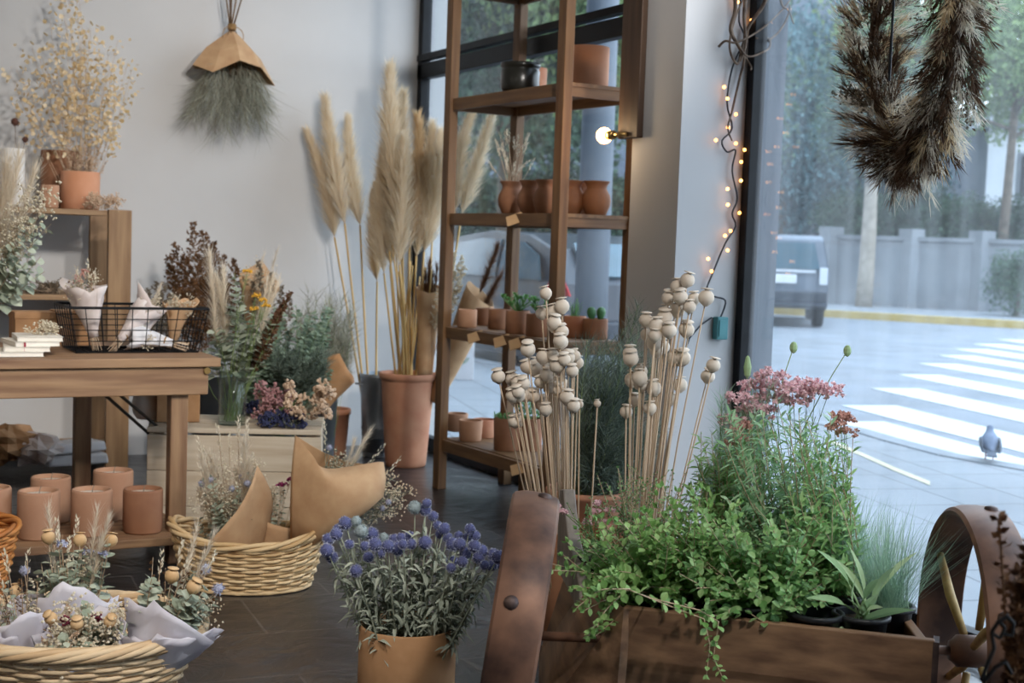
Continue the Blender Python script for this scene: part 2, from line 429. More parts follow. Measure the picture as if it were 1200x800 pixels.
def f_wheat(D, a, b, st='stems', hd='wheat_ear', L=.06, s=.006):
    p = path(a, b, rv(.01)); gb(D, st).tube(p, .0012, .001, 3, cap=False); m = nb_(D, hd); d = (p[-1] - p[-2]).normalized()
    for i in range(18):
        t = i / 18; c = p[-1] + d * L * (t - .6); x = side(d); m.leaf(c + x * s * .3, d + x * .45, x, s * 2.2, s, 1, .4, 0)
def f_wisp(D, a, b, r=.08, n=70, lf='wispy_foliage', st='stems', L=.1, w=.0012, start=.35, bend=.02, up=.8):
    p = path(a, b, rv(bend)); gb(D, st).tube(p, .0016, .0008, 3, cap=False); m = gb(D, lf)
    for i in range(n):
        c, d = along(p, rnd(start, 1)); x = side(d); m.strand(c, d * up + x * rnd(.3, 1), L * rnd(.5, 1.1), w, x * rnd(-.3, .3) + rv(.15), 2)
def f_lunaria(D, a, b, n=26, r=.011, st='stems', hd='seed_discs'):
    p = path(a, b, rv(.03)); gb(D, st).tube(p, .0016, .0008, 3, cap=False); m = gb(D, hd); ms = gb(D, st)
    for i in range(n):
        c, d = along(p, rnd(.35, 1)); e = c + (side(d) + d * .6 + V((0, 0, -.1))).normalized() * rnd(.03, .085)
        ms.strand(c, e - c, (e - c).length, .0012, V((0, 0, -.1)), 1); m.disc_leaf(e, rdir(), r * rnd(.6, 1.1), 6, .2)
def f_berry(D, a, b, n=14, r=.006, w=.03, st='stems', hd='dried_berries'):
    p = path(a, b, rv(.01)); gb(D, st).tube(p, .0015, .001, 3, cap=False); m = gb(D, hd); c0 = V(b)
    for i in range(n):
        e = c0 + rdir() * w * rnd(.4, 1); gb(D, st).strand(along(p, .85)[0], e - along(p, .85)[0], (e - along(p, .85)[0]).length, .001, (0, 0, 0), 1); m.ball(e, r * rnd(.7, 1.15), 5, 3)
def f_narrow(D, a, b, n=44, L=.045, W=.006, st='stems', lf='narrow_leaves', bend=.03, start=.1):
    p = path(a, b, rv(bend)); gb(D, st).tube(p, .002, .001, 4, cap=False); m = gb(D, lf)
    for i in range(n):
        t = start + (1 - start) * (i + R.random()) / n; c, d = along(p, t); x = side(d)
        m.leaf(c, x + d * rnd(.3, 1.1), d, L * rnd(.6, 1.1) * (1.15 - .5 * t), W * rnd(.8, 1.2), 2, .2, rnd(.05, .35))
def f_oval(D, a, b, n=16, L=.02, W=.013, st='stems', lf='oval_leaves', bend=.03, start=.12, droop=.15, pts=None):
    p = pts or path(a, b, rv(bend)); gb(D, st).tube(p, .0018, .0009, 4, cap=False); m = gb(D, lf)
    for i in range(n):
        t = start + (1 - start) * i / n; c, d = along(p, t); x = side(d); k = (1.1 - .5 * t)
        for sg in (1, -1):
            dd = x * sg + d * .45 + V((0, 0, .15)); l = L * rnd(.75, 1.15) * k
            m.leaf(c, dd, V((0, 0, 1)) + d * .4 + rv(.25), l, l * W / L, 3, .2, droop, .5)
    c, d = along(p, 1)
    for q in range(3): m.leaf(c, d + rv(.4), side(d), L * .55, W * .5, 2)
def f_cluster(D, a, b, r=.03, n=16, s=.009, st='stems', fl='flower_cluster', bend=.02):
    p = path(a, b, rv(bend)); gb(D, st).tube(p, .0017, .001, 4, cap=False); m = nb_(D, fl); c0 = V(b)
    for i in range(n):
        a_ = rnd(0, 2 * PI); q = r * math.sqrt(R.random()); e = c0 + V((q * math.cos(a_), q * math.sin(a_), rnd(-.25, .3) * r + .35 * (r - q)))
        f0 = along(p, .85)[0]; gb(D, st).strand(f0, e - f0, (e - f0).length, .0012, (0, 0, 0), 1)
        m.octa(e, s * .45)
        for k in range(6): m.leaf(e, rdir() + V((0, 0, .35)), rdir(), s, s * .8, 1, .1, .2, .55)
MATOF = {'stems': 'stem_straw', 'eucalyptus_leaves': 'euca_leaf', 'grass_plume': 'pampas_white', 'thistle_head': 'thistle_blue', 'poppy_seed_head': 'poppy_tan',
         'filler_flowers': 'cream_dry', 'feathery_plume': 'astilbe', 'wheat_ear': 'cream_dry', 'wispy_foliage': 'wisp_green', 'seed_discs': 'lunaria',
         'dried_berries': 'beige_dry', 'narrow_leaves': 'herb_mid', 'oval_leaves': 'herb_bright', 'flower_cluster': 'pink_flower'}
def flush(D, root, over=None, world=False):
    o = dict(MATOF); o.update(over or {})
    for k, m in D.items():
        k = k.split('#')[0]
        if m.v: part(m, k, o[k], root, world=world, smooth=(k in ('poppy_seed_head', 'stems')), stuff=k in ('filler_flowers', 'dried_berries', 'wispy_foliage', 'seed_discs'))
def cone_wrap(m, h, r0, r1, peak=.3, low=.0, ang0=0, cover=1.1, n=28, k=8, crumple=.006, flare=1.3, seed=0, sq=1.0, pw=1.3):
    """open paper cone about +Z from z=0: sheet wound round by cover turns, its top edge rising to a point"""
    vs = []; fs = []
    for i in range(n + 1):
        u = i / n; a = ang0 + (u - .5) * 2 * PI * cover
        top = h * (1 + peak * (1 - abs(u - .5) * 2) ** pw - low * abs(u - .5) * 2)
        for j in range(k + 1):
            t = j / k; r = r0 + (r1 - r0) * t ** flare + .003 * u
            nv = (noise.noise(V((u * 6 + seed, t * 3, seed * .7))) + .8 - 2.4 * abs(noise.noise(V((u * 9 + t * 3, t * 2 - u * 2, seed * 1.3))))) * crumple * (.2 + t)
            vs.append(V(((r + nv) * math.cos(a), (r + nv) * math.sin(a) * sq, top * t + nv)))
    for i in range(n):
        for j in range(k):
            a = i * (k + 1) + j; fs.append((a, a + k + 1, a + k + 2, a + 1))
    m.add(vs, fs)
# ================================================================== camera, light
cd = bpy.data.cameras.new('camera'); cam = bpy.data.objects.new('camera', cd); C.objects.link(cam); sc.camera = cam
cd.sensor_width = 36; cd.lens = 48; cd.clip_start = .05; cd.clip_end = 300
cx, cy, cz = c2w(V((1, 0, 0))), c2w(V((0, -1, 0))), c2w(V((0, 0, -1)))
cam.matrix_world = Matrix(((cx.x, cy.x, cz.x, CAM.x), (cx.y, cy.y, cz.y, CAM.y), (cx.z, cy.z, cz.z, CAM.z), (0, 0, 0, 1)))
cd.dof.use_dof = True; cd.dof.focus_distance = 3.5; cd.dof.aperture_fstop = 5.0
w = bpy.data.worlds.new('sky'); sc.world = w; w.use_nodes = True
nt = w.node_tree; bg = nt.nodes['Background']
tc = nt.nodes.new('ShaderNodeTexCoord'); sx = nt.nodes.new('ShaderNodeSeparateXYZ'); rp = nt.nodes.new('ShaderNodeValToRGB')
nt.links.new(tc.outputs['Generated'], sx.inputs[0]); nt.links.new(sx.outputs['Z'], rp.inputs['Fac'])
rp.color_ramp.elements[0].position = 0; rp.color_ramp.elements[0].color = (.86, .92, 1, 1)
rp.color_ramp.elements[1].position = 1; rp.color_ramp.elements[1].color = (.66, .81, 1, 1)
nt.links.new(rp.outputs[0], bg.inputs['Color']); bg.inputs['Strength'].default_value = 5.0
def area(name, loc, aim, size, power, col, shape='DISK', sy=None):
    l = bpy.data.lights.new(name, 'AREA'); l.energy = power; l.color = col; l.shape = shape; l.size = size
    if sy: l.size_y = sy
    o = bpy.data.objects.new(name, l); C.objects.link(o); o.location = loc
    o.rotation_euler = (V(aim) - V(loc)).to_track_quat('-Z', 'Y').to_euler(); return o
for i, (x, y, pw) in enumerate([(-1.2, 2.2, 16), (-2.2, 4.6, 16)]):
    area('ceiling_lamp', (x, y, 3.1), (x, y + .15, 0), .5, pw, (1, .86, .70))
def add_fill_spot(loc, aim, power, ang, blend=.7, col=(1, .95, .90), size=.12):  # unseen fill spots, added to brighten back wall, table and foreground
    l = bpy.data.lights.new('fill_spot', 'SPOT'); l.energy = power; l.color = col; l.spot_size = math.radians(ang); l.spot_blend = blend; l.shadow_soft_size = size
    o = bpy.data.objects.new('fill_spot', l); C.objects.link(o); o.location = loc; o.rotation_euler = (V(aim) - V(loc)).to_track_quat('-Z', 'Y').to_euler()
add_fill_spot((1.6, 1.6, 3.1), (.4, 7.3, 1.7), 400, 62)
add_fill_spot((2.3, 2.0, 3.1), (2.3, 7.2, 1.3), 320, 42)
add_fill_spot((.9, 1.2, 3.1), (.9, 4.8, .5), 150, 50)
add_fill_spot((-.2, .8, 3.1), (.35, 3.5, .2), 150, 45)
add_fill_spot((1.3, .2, 3.1), (1.55, 3.3, .3), 230, 45)
sc.view_settings.view_transform = 'Standard'; sc.view_settings.look = 'None'; sc.view_settings.gamma = 1
sc.view_settings.exposure = 0.12; sc.view_settings.use_curve_mapping = False
sc.cycles.use_denoising = True; sc.cycles.max_bounces = 8; sc.cycles.transparent_max_bounces = 24
sc.cycles.sample_clamp_indirect = 6; sc.cycles.caustics_reflective = False; sc.cycles.caustics_refractive = False

# ================================================================== the room
XW, YB = 3.3, 7.3            # window plane, back wall
def sbox(name, lo, hi, m, parent=None, bevel=0):
    b = MB(); lo, hi = V(lo), V(hi); b.box((lo + hi) / 2, hi - lo); return struct(b, name, m, parent, bevel=bevel)
sbox('floor', (-4, -2.6, -.1), (3.36, YB, 0), 'slate')
sbox('wall_back', (-4.2, YB, -.1), (3.45, YB + .2, 3.3), 'wall_paint')
sbox('wall_left', (-4.2, -2.8, -.1), (-4, YB, 3.3), 'wall_paint')
sbox('wall_front', (-4, -2.8, -.1), (3.45, -2.6, 3.3), 'wall_paint')
sbox('wall_right', (2.9, 4.14, -.1), (3.21, 4.46, 3.3), 'pillar_paint')
mat('jamb_shade', '#434b55', '#4d555f', .6, 3)  # shade on the outer jamb is put into this darker colour
sbox('trim_1', (3.21, 4.14, -.1), (3.37, 4.46, 3.3), 'jamb_shade')
mat('facade_stone', '#5d636b', '#6f757d', .9, 1.0)
b = MB(); b.box((-.3, 2, 7.9), (7.6, 34, 9.0)); b.box((-.3, 13.3, 1.7), (7.5, 11.4, 3.6)); b.box((-.3, -9, 1.7), (7.5, 12, 3.6)); struct(b, 'wall_facade', 'facade_stone')
sbox('ceiling', (-4.2, -2.8, 3.2), (3.45, YB + .2, 3.4), 'ceiling_paint')
# window behind the shelf rack
def window(name, y0, y1, rails, stiles, pane, x=XW - .02, fw=.05):
    f = MB()
    for y in stiles: f.box((x, y, 1.6), (.06, fw, 3.2))
    for z, h in rails: f.box((x, (y0 + y1) / 2, z), (.06, y1 - y0, h))
    o = struct(f, name, 'black_frame', bevel=.004)
    g = MB(); g.box((x + .012, (y0 + y1) / 2, 1.6), (.008, y1 - y0 - .02, 3.18))
    p = struct(g, 'window_glass', pane, o); return o
w1 = window('window_1', 4.46, YB, [(.04, .08), (2.16, .085), (3.17, .06)], [YB - .035, 4.49], 'pane_clean')
b = MB(); b.box((XW - .035, 5.88, 2.235), (.05, 2.8, .035)); struct(b, 'transom_ledge', 'black_frame', w1)
w2 = window('window_2', -2.6, 4.14, [(.035, .07), (3.17, .06)], [4.12, .55, -2.55], 'pane_dusty', XW - .085, .04)
# ================================================================== outside
def ground_mat(name, a, b_, scale, slab=0):
    m = mat(name, a, b_, .85, scale, bump=.1); 
    if slab:
        nt = m.node_tree; N = nt.nodes; L = nt.links; bs = N['Principled BSDF']
        br = N.new('ShaderNodeTexBrick'); br.inputs['Scale'].default_value = 1; br.inputs['Brick Width'].default_value = slab; br.inputs['Row Height'].default_value = slab
        br.offset = 0; br.inputs['Mortar Size'].default_value = .008
        br.inputs['Color1'].default_value = (1, 1, 1, 1); br.inputs['Color2'].default_value = (.93, .93, .93, 1); br.inputs['Mortar'].default_value = (.55, .55, .55, 1)
        tc = N.new('ShaderNodeTexCoord'); mp = N.new('ShaderNodeMapping'); mp.inputs['Rotation'].default_value = (0, 0, .25); L.new(tc.outputs['Object'], mp.inputs[0]); L.new(mp.outputs[0], br.inputs['Vector'])
        mx = N.new('ShaderNodeMixRGB'); mx.blend_type = 'MULTIPLY'; mx.inputs['Fac'].default_value = 1
        old = bs.inputs['Base Color'].links[0].from_socket; L.new(old, mx.inputs[1]); L.new(br.outputs[0], mx.inputs[2]); L.new(mx.outputs[0], bs.inputs['Base Color'])
    return m
ground_mat('asphalt', '#72777d', '#828890', 1.5); ground_mat('pavement', '#7e8388', '#8b9095', 1.2, .42); ground_mat('concrete_edge', '#7d8389', '#8e9499', 3)
mat('road_paint', '#b9bdc0', '#cbced1', .8, 3, lo=.2, hi=.6); mat('yellow_paint', '#b09858', '#c2ac72', .8, 4); mat('pale_yellow', '#b3aa8c', '#c4bc9e', .8, 3)
RZ = -.12
b = MB(); b.box((30, 20, RZ - .1), (120, 120, .2)); struct(b, 'road_ground', 'asphalt')
k0, k1, k2, k3 = G(1200, 552), G(1100, 534), G(1040, 518), G(990, 503)
edge = [V((6.0, -6, 0)), V((6.15, 3.5, 0)), k0, k1, k2, k3, V((6.15, 9.5, 0)), V((6.1, 40, 0))]
b = MB(); poly = [V((3.36, -6, 0))] + edge + [V((3.36, 40, 0))]
b.prism([V((p.x, p.y, -.14)) for p in poly], (0, 0, .14)); struct(b, 'sidewalk_ground', 'pavement')
b = MB()
for p, q in zip(edge, edge[1:]): b.bar(p + V((.08, 0, -.055)), q + V((.08, 0, -.055)), .16, .13)
struct(b, 'trim_kerb', 'concrete_edge', bevel=.01)
# faded painted line on the pavement
b = MB(); ln = [G(x, y, .003) for x, y in ((975, 518), (1010, 532), (1048, 549), (1090, 566))]; wv = V((.05, .05, 0))
for p, q in zip(ln, ln[1:]): b.add([p - wv, q - wv, q + wv, p + wv], [(0, 1, 2, 3)])
solo(b, 'painted_line', 'pale_yellow', 'faded cream painted line curving over the pavement outside', 'road marking')
sd = V((math.sin(math.radians(14)), math.cos(math.radians(14)), 0)); nrm2 = V((sd.y, -sd.x, 0))
SL = ['nearest white crossing stripe, beside the kerb where the pigeon stands', 'second white crossing stripe out from the pigeon', 'third white crossing stripe out from the pigeon', 'fourth white crossing stripe out from the pigeon',
      'fifth white crossing stripe out from the pigeon', 'sixth white crossing stripe out from the pigeon', 'seventh white crossing stripe, third from the far end', 'eighth white crossing stripe, second from the far end', 'farthest white stripe of the street crossing']
for i, (x, y) in enumerate([(1000, 494), (1018, 475), (1049, 455), (1077, 439), (1099, 426), (1120, 416.5), (1137, 409), (1158, 403), (1185, 398)]):
    c = G(x, y, RZ + .004); b = MB(); hw = .27; e = c - sd * 4.2; u = V((0, 0, -.006))
    b.prism([c - nrm2 * hw + u, c + nrm2 * hw + u, e + nrm2 * hw + u, e - nrm2 * hw + u], (0, 0, .008))
    solo(b, 'crossing_stripe', 'road_paint', SL[i], 'road marking', c, 'stripes of the pedestrian crossing', kind='w')
# far pavement with yellow kerb
f0, f1 = G(880, 366, RZ), G(1300, 391, RZ); fd = (f1 - f0).normalized(); fn = V((-fd.y, fd.x, 0)); fn = fn if fn.y > 0 else -fn
f0 = f0 - fd * .5; f1 = f1 + fd * 12
b = MB(); b.prism([f0 + V((0, 0, 0)), f1, f1 + fn * 30, f0 + fn * 30 - fd * 4], (0, 0, .13)); struct(b, 'far_pavement_ground', 'pavement')
b = MB(); b.bar(f0 + V((0, 0, .075)) - fn * .05, f1 + V((0, 0, .075)) - fn * .05, .18, .15); solo(b, 'painted_kerb', 'yellow_paint', 'yellow painted kerb along the far side of the street', 'kerb')
mat('grey_render', '#6f7479', '#8c9196', .9, .8, lo=.3, hi=.7); mat('house_white', '#b9bfc6', '#cdd2d8', .9, .5); mat('roof_grey', '#646a70', '#7a8086', .8, 2)
def far(px, d, z=0): return V(FW * d + RW * ((px - 600) / F * d) + UW * z)
# garden wall across the street
a_, c_ = far(968, 33), far(1300, 30.5); wd = (c_ - a_).normalized(); L_ = (c_ - a_).length
t = thing('garden_wall', 'grey rendered garden wall with posts across the street', 'wall', a_)
b = MB(); b.bar(a_ + V((0, 0, .78)), c_ + V((0, 0, .78)), .2, 1.62); part(b, 'wall_panel', 'grey_render', t, world=True)
b = MB(); b.bar(a_ + V((0, 0, 1.62)), c_ + V((0, 0, 1.62)), .3, .1); part(b, 'coping', 'grey_render', t, world=True)
for u in (0, .3, .55, .78):
    q = a_.lerp(c_, u); b = MB(); b.box(q + V((0, 0, .9)), (.42, .42, 1.9)); part(b, 'post', 'grey_render', t, world=True)
# white house over the wall
hp = far(1235, 44); t = thing('house', 'white house with grey gable roof beyond the garden wall', 'house', hp)
rz = Matrix.Rotation(-AZ, 3, 'Z')
b = MB(); b.box((0, 0, 2.6), (7, 6, 5.2), rz); part(b, 'wall', 'house_white', t)
b = MB(); b.prism([rz @ V((-3.9, -3.4, 5.1)), rz @ V((3.9, -3.4, 5.1)), rz @ V((0, -3.4, 7.2))], rz @ V((0, 6.8, 0))); part(b, 'roof', 'roof_grey', t)
for x in (-2.1, .2):
    b = MB(); b.box(rz @ V((x, -3.0, 3.7)), (1.0, .12, 1.4), rz); wi = part(b, 'window_frame', 'roof_grey', t)
    b = MB(); b.box(rz @ V((x, -3.07, 3.7)), (.8, .05, 1.2), rz); part(b, 'pane', 'black_frame', wi)
# grey apartment facade behind the trees on the left
mat('facade', '#59626e', '#6d7783', .9, .6)
hp = far(560, 46); t = thing('apartment_building', 'dim grey apartment building behind the trees outside rear window', 'building', hp)
b = MB(); b.box((0, 0, 6), (26, 8, 12), rz); part(b, 'wall', 'facade', t)
for i in range(6):
    for z in (2.5, 5.5):
        b = MB(); b.box(rz @ V((-7 + i * 2.8, -4.05, z)), (1.2, .1, 1.6), rz); part(b, 'window', 'black_frame', t)
# trees
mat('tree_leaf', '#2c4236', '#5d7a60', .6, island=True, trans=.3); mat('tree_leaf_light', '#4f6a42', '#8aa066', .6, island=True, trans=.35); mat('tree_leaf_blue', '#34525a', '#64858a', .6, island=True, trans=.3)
mat('hedge_leaf', '#22382a', '#446048', .7, island=True, trans=.2); mat('bark', '#4b4239', '#6a5f54', .9, 6, bump=.3); mat('bark_pale', '#8b8378', '#a39b90', .9, 6, bump=.3)
def crown_mesh(seed, n, s):
    st = R.getstate(); R.seed(seed); m = MB(); cs = [(rdir() * rnd(.2, .75), rnd(.3, .5)) for _ in range(22)]
    for i in range(n):
        c, r = R.choice(cs); p = c + rdir() * r * R.random() ** .4; m.leaf(p, rv(), rv(), s * rnd(.7, 1.3), s * .6, 1, .1, .2)
    R.setstate(st); return m
CROWN = {}
def tree(px, d, zc, r, rz_, leafm, label, trunk=.14, group='trees across the street', barkm='bark', n=17000, s=.042, base=RZ):
    q = far(px, d); t = thing('tree', label, 'tree', V((q.x, q.y, base)), 0, group)
    p = path((0, 0, 0), (rnd(-.3, .3), rnd(-.3, .3), zc), rv(.15), 6); b = MB(); b.tube(p, trunk, trunk * .55, 8)
    for k in range(5):
        a = along(p, rnd(.55, .9))[0]; b.tube(path(a, V((0, 0, zc)) + rdir() * r * .6, rv(.1), 4), trunk * .4, .02, 5)
    part(b, 'trunk', barkm, t, smooth=True)
    key = (leafm, n)
    if key not in CROWN: CROWN[key] = crown_mesh(len(CROWN) + 5, n, s).mesh('crown', leafm)
    o = bpy.data.objects.new('foliage', CROWN[key]); C.objects.link(o); o.parent = t; o.location = (0, 0, zc); o.scale = (r, r, rz_); o.rotation_euler = (0, 0, rnd(0, 6)); return t
TR = [(520, 24, 5.2, 3.6, 3.6, 'tree_leaf', 'dark leafy tree at the left edge of rear window'), (590, 20, 4.9, 2.9, 3.3, 'tree_leaf', 'leafy tree behind the black pot on the rack'),
      (655, 26, 5.0, 3.4, 4.2, 'tree_leaf', 'dark tree right of the parked car outside'), (700, 18.5, 5.2, 2.3, 3.2, 'tree_leaf_light', 'yellow green tree near the grey street pole'),
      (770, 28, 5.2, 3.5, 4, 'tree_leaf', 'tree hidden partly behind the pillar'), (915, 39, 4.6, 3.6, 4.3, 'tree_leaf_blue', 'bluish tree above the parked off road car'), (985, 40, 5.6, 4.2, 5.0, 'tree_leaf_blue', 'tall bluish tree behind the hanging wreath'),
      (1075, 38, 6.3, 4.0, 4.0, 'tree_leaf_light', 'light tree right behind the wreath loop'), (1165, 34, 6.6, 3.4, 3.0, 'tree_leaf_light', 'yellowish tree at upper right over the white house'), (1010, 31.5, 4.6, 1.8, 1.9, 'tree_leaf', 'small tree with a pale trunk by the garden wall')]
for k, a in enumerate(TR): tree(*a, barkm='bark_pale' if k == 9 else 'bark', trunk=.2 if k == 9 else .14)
def bush(px, d, z, r, h, leafm, label, group):
    q = far(px, d); key = (leafm, 3000)
    if key not in CROWN: CROWN[key] = crown_mesh(len(CROWN) + 50, 7000, .07).mesh('crown', leafm)
    t = thing('bush', label, 'bush', V((q.x, q.y, RZ)), 0, group)
    b = MB(); b.tube([(0, 0, 0), (.05, 0, z)], .06, .03, 6); part(b, 'stem', 'bark', t)
    o = bpy.data.objects.new('foliage', CROWN[key]); C.objects.link(o); o.parent = t; o.location = (0, 0, z); o.scale = (r, r, h); o.rotation_euler = (0, 0, rnd(0, 6))
for a in [(1000, 36.5, 2.2, 1.5, 1.1), (1050, 36, 2.3, 1.6, 1.2), (1105, 35.5, 2.2, 1.5, 1.2), (1165, 35, 2.2, 1.5, 1.0), (1225, 34.6, 2.2, 1.5, 1.2)]:
    bush(*a, 'hedge_leaf', 'dark green shrub of the hedge above the garden wall', 'hedge shrubs over the garden wall')
bush(1190, 29, .9, 1.0, .9, 'tree_leaf', 'low green bush in front of the garden wall', None)
for a in [(510, 27, 1.5, 1.7, 1.5), (560, 26, 1.4, 1.7, 1.5), (610, 26, 1.5, 1.7, 1.5), (665, 25, 1.4, 1.7, 1.5), (720, 25, 1.5, 1.7, 1.5)]:
    bush(*a, 'tree_leaf', 'green street shrub beyond the dark parked car', 'street shrubs beyond the parked car')
# street pole
q = far(691, 11.2); t = thing('street_pole', 'thick grey street pole outside rear window', 'pole', (q.x, q.y, 0)); mat('pole_grey', '#6d757e', '#7b838c', .7, 2)
b = MB(); b.tube([(0, 0, 0), (0, 0, 7)], .14, .12, 20); part(b, 'shaft', 'pole_grey', t, smooth=True)
b = MB(); b.lathe([(0, 0), (.2, 0), (.2, .25), (.15, .32)], 20); part(b, 'base_collar', 'pole_grey', t)
# parked dark car (side view) -------------------------------------------------
mat('car_paint', '#262e38', '#2e3640', .35, 2); mat('car_glass', '#3a5560', '#436270', .15, 2, spec=.6); mat('car_grey', '#59636f', '#636d79', .3, 2); mat('tyre', '#17181a', '#1f2022', .85); mat('hub', '#8d9299', '#9a9fa5', .35, metal=.8); mat('tail_red', '#c01c1c', '#d62a2a', .25); mat('plate', '#cfd4d8', '#d8dce0', .5); mat('lamp_clear', '#c2c8ce', '#ccd2d8', .2)
def car_body(prof, w, tum=.12, zt=.9):
    """side profile [(y,z)] skinned across the width, roof tucked in above zt"""
    m = MB(); xs = [-1, -.94, -.55, 0, .55, .94, 1]; n = len(prof); vs = []
    for x in xs:
        for y, z in prof:
            k = 1 - tum * max(0, (z - zt)) / .5
            yy = y * (1 if abs(x) < .9 else .985) - (0 if abs(x) < .9 else 0); zz = z - (.03 if abs(x) == 1 else 0) * (z > .5)
            vs.append((x * w / 2 * k, yy, zz))
    fs = []
    for i in range(len(xs) - 1):
        for j in range(n): fs.append((i * n + j, i * n + (j + 1) % n, (i + 1) * n + (j + 1) % n, (i + 1) * n + j))
    fs += [tuple(range(n)), tuple(range((len(xs) - 1) * n, len(xs) * n))[::-1]]
    m.add(vs, fs); return m
def wheel(t, x, y, r=.31):
    b = MB(); b.lathe([(.18, -.1), (r - .03, -.1), (r, -.06), (r, .06), (r - .03, .1), (.18, .1)], 24, (x, y, r), (1, 0, 0)); wh = part(b, 'wheel', 'tyre', t, smooth=True)
    b = MB(); b.lathe([(0, -.09), (.19, -.07), (.2, 0), (.19, .07), (0, .09)], 16, (x, y, r), (1, 0, 0)); part(b, 'hubcap', 'hub', wh)
t = thing('parked_car', 'dark grey hatchback parked outside the rear window with red tail light', 'car', (7.3, 13.05, RZ))
prof = [(-2.1, .35), (-2.15, .62), (-2.08, .95), (-1.7, 1.28), (-1.2, 1.41), (-.3, 1.44), (.35, 1.38), (1.15, .98), (1.75, .88), (2.1, .7), (2.12, .38), (1.6, .22), (-1.6, .22)]
part(car_body(prof, 1.72), 'body', 'car_paint', t, bevel=.02)
for sx_ in (-1, 1):
    for pts in ([(-1.62, .97), (-1.5, 1.2), (-1.15, 1.33), (-.75, 1.35), (-.75, .97)], [(-.68, .97), (-.68, 1.35), (-.25, 1.36), (.3, 1.3), (.86, 1.0), (.85, .97)]):
        b = MB(); b.prism([(sx_ * (.86 - .2 * max(0, z - .95) - .01), y, z) for y, z in pts], (sx_ * .02, 0, 0)); part(b, 'side_window', 'car_glass', t)
    b = MB(); b.prism([(sx_ * .80, -2.12, .84), (sx_ * .80, -1.9, 1.1), (sx_ * .78, -1.78, 1.1), (sx_ * .86, -1.75, .86)], (sx_ * .03, -.03, 0)); part(b, 'tail_light', 'tail_red', t, label='red tail light')
    for y in (-1.3, 1.3): wheel(t, sx_ * .76, y)
    b = MB(); b.box((sx_ * .9, .75, 1.02), (.14, .1, .1)); part(b, 'wing_mirror', 'car_paint', t, bevel=.02)
b = MB(); b.prism([(-.62, -2.0, 1.0), (.62, -2.0, 1.0), (.55, -1.68, 1.31), (-.55, -1.68, 1.31)], (0, -.03, .03)); part(b, 'rear_window', 'car_glass', t)
b = MB(); b.box((0, -2.14, .5), (1.66, .1, .22)); part(b, 'bumper', 'car_paint', t, bevel=.03)
b = MB(); b.box((0, -2.16, .72), (.42, .02, .12)); part(b, 'number_plate', 'plate', t)
# parked off-road car (rear view)
q = far(905, 26.2); t = thing('parked_car', 'boxy grey off road car parked by the far kerb, seen from behind', 'car', (q.x, q.y, RZ), -math.radians(38))
prof = [(-2.1, .4), (-2.16, .62), (-2.12, .98), (-2.0, 1.55), (-1.85, 1.63), (.2, 1.63), (.95, 1.08), (1.9, .98), (2.1, .8), (2.12, .45), (1.6, .32), (-1.6, .32)]
part(car_body(prof, 1.76, .1, 1.0), 'body', 'car_grey', t, bevel=.02)
b = MB(); b.prism([(-.72, -2.12, 1.04), (.72, -2.12, 1.04), (.62, -2.02, 1.5), (-.62, -2.02, 1.5)], (0, -.03, 0)); part(b, 'rear_window', 'car_glass', t)
b = MB(); b.box((0, -2.18, .55), (1.74, .14, .2)); part(b, 'bumper', 'car_paint', t, bevel=.03)
b = MB(); b.box((.08, -2.17, .86), (.5, .03, .16)); part(b, 'number_plate', 'plate', t, bevel=.005)
b = MB(); b.box((0, -2.15, 1.0), (1.3, .04, .05)); part(b, 'tailgate_trim', 'lamp_clear', t)
for s_ in (-1, 1):
    b = MB(); b.box((s_ * .79, -2.14, .92), (.14, .06, .3)); part(b, 'tail_light', 'lamp_clear', t, bevel=.01)
    b = MB(); b.box((s_ * .68, -.6, 1.66), (.05, 2.2, .05)); part(b, 'roof_rail', 'black_frame', t)
    for y in (-1.35, 1.35): wheel(t, s_ * .76, y, .36)
# small white pavement sign with a sprig drawing
q = far(541, 11.8); t = thing('pavement_sign', 'small white sign board with a green sprig drawing outside', 'sign', (q.x, q.y, 0), -AZ)
b = MB(); b.box((0, 0, .22), (.22, .03, .44)); part(b, 'board', 'white_paper', t, bevel=.004)
b = MB()
for i in range(26):
    a = i / 26 * 5.2 + .4; c = V((.06 * math.cos(a), -.018, .26 + .1 * math.sin(a))); b.leaf(c, (-math.sin(a) + .7 * math.cos(a), 0, math.cos(a) + .7 * math.sin(a)), (0, -1, 0), .04, .012, 1, 0, 0)
part(b, 'sprig_drawing', 'herb_dark', t)
b = MB(); b.bar((0, 0, .3), (0, .2, .0), .2, .02); part(b, 'back_leg', 'white_paper', t)
# pigeon standing on the kerb, its back to the shop
mat('pigeon_grey', '#5e6a80', '#7d8aa0', .7, 14); mat('pigeon_dark', '#3c4656', '#4b5666', .6, 10); mat('pigeon_foot', '#9a5a50', '#a8665c', .7)
q = G(1159, 540); t = thing('pigeon', 'grey pigeon standing at the pavement edge beside the crossing', 'pigeon', q, -AZ - .25)
b = MB(); sec = [(-.115, .075, .008, .008), (-.09, .078, .022, .014), (-.055, .088, .044, .04), (-.015, .102, .056, .058), (.025, .118, .052, .056), (.05, .142, .036, .04), (.062, .166, .024, .026), (.07, .182, .022, .024), (.082, .19, .02, .02), (.095, .188, .011, .012), (.1, .187, .004, .004)]
vs = []; n = 12
for y, z, rx, rzz in sec:
    for k in range(n): a = 2 * PI * k / n; vs.append((rx * math.cos(a), y * .85, z + rzz * math.sin(a)))
fs = [(i * n + k, i * n + (k + 1) % n, (i + 1) * n + (k + 1) % n, (i + 1) * n + k) for i in range(len(sec) - 1) for k in range(n)]
b.add(vs, fs + [tuple(range(n))[::-1], tuple(range((len(sec) - 1) * n, len(sec) * n))]); part(b, 'body', 'pigeon_grey', t, smooth=True)
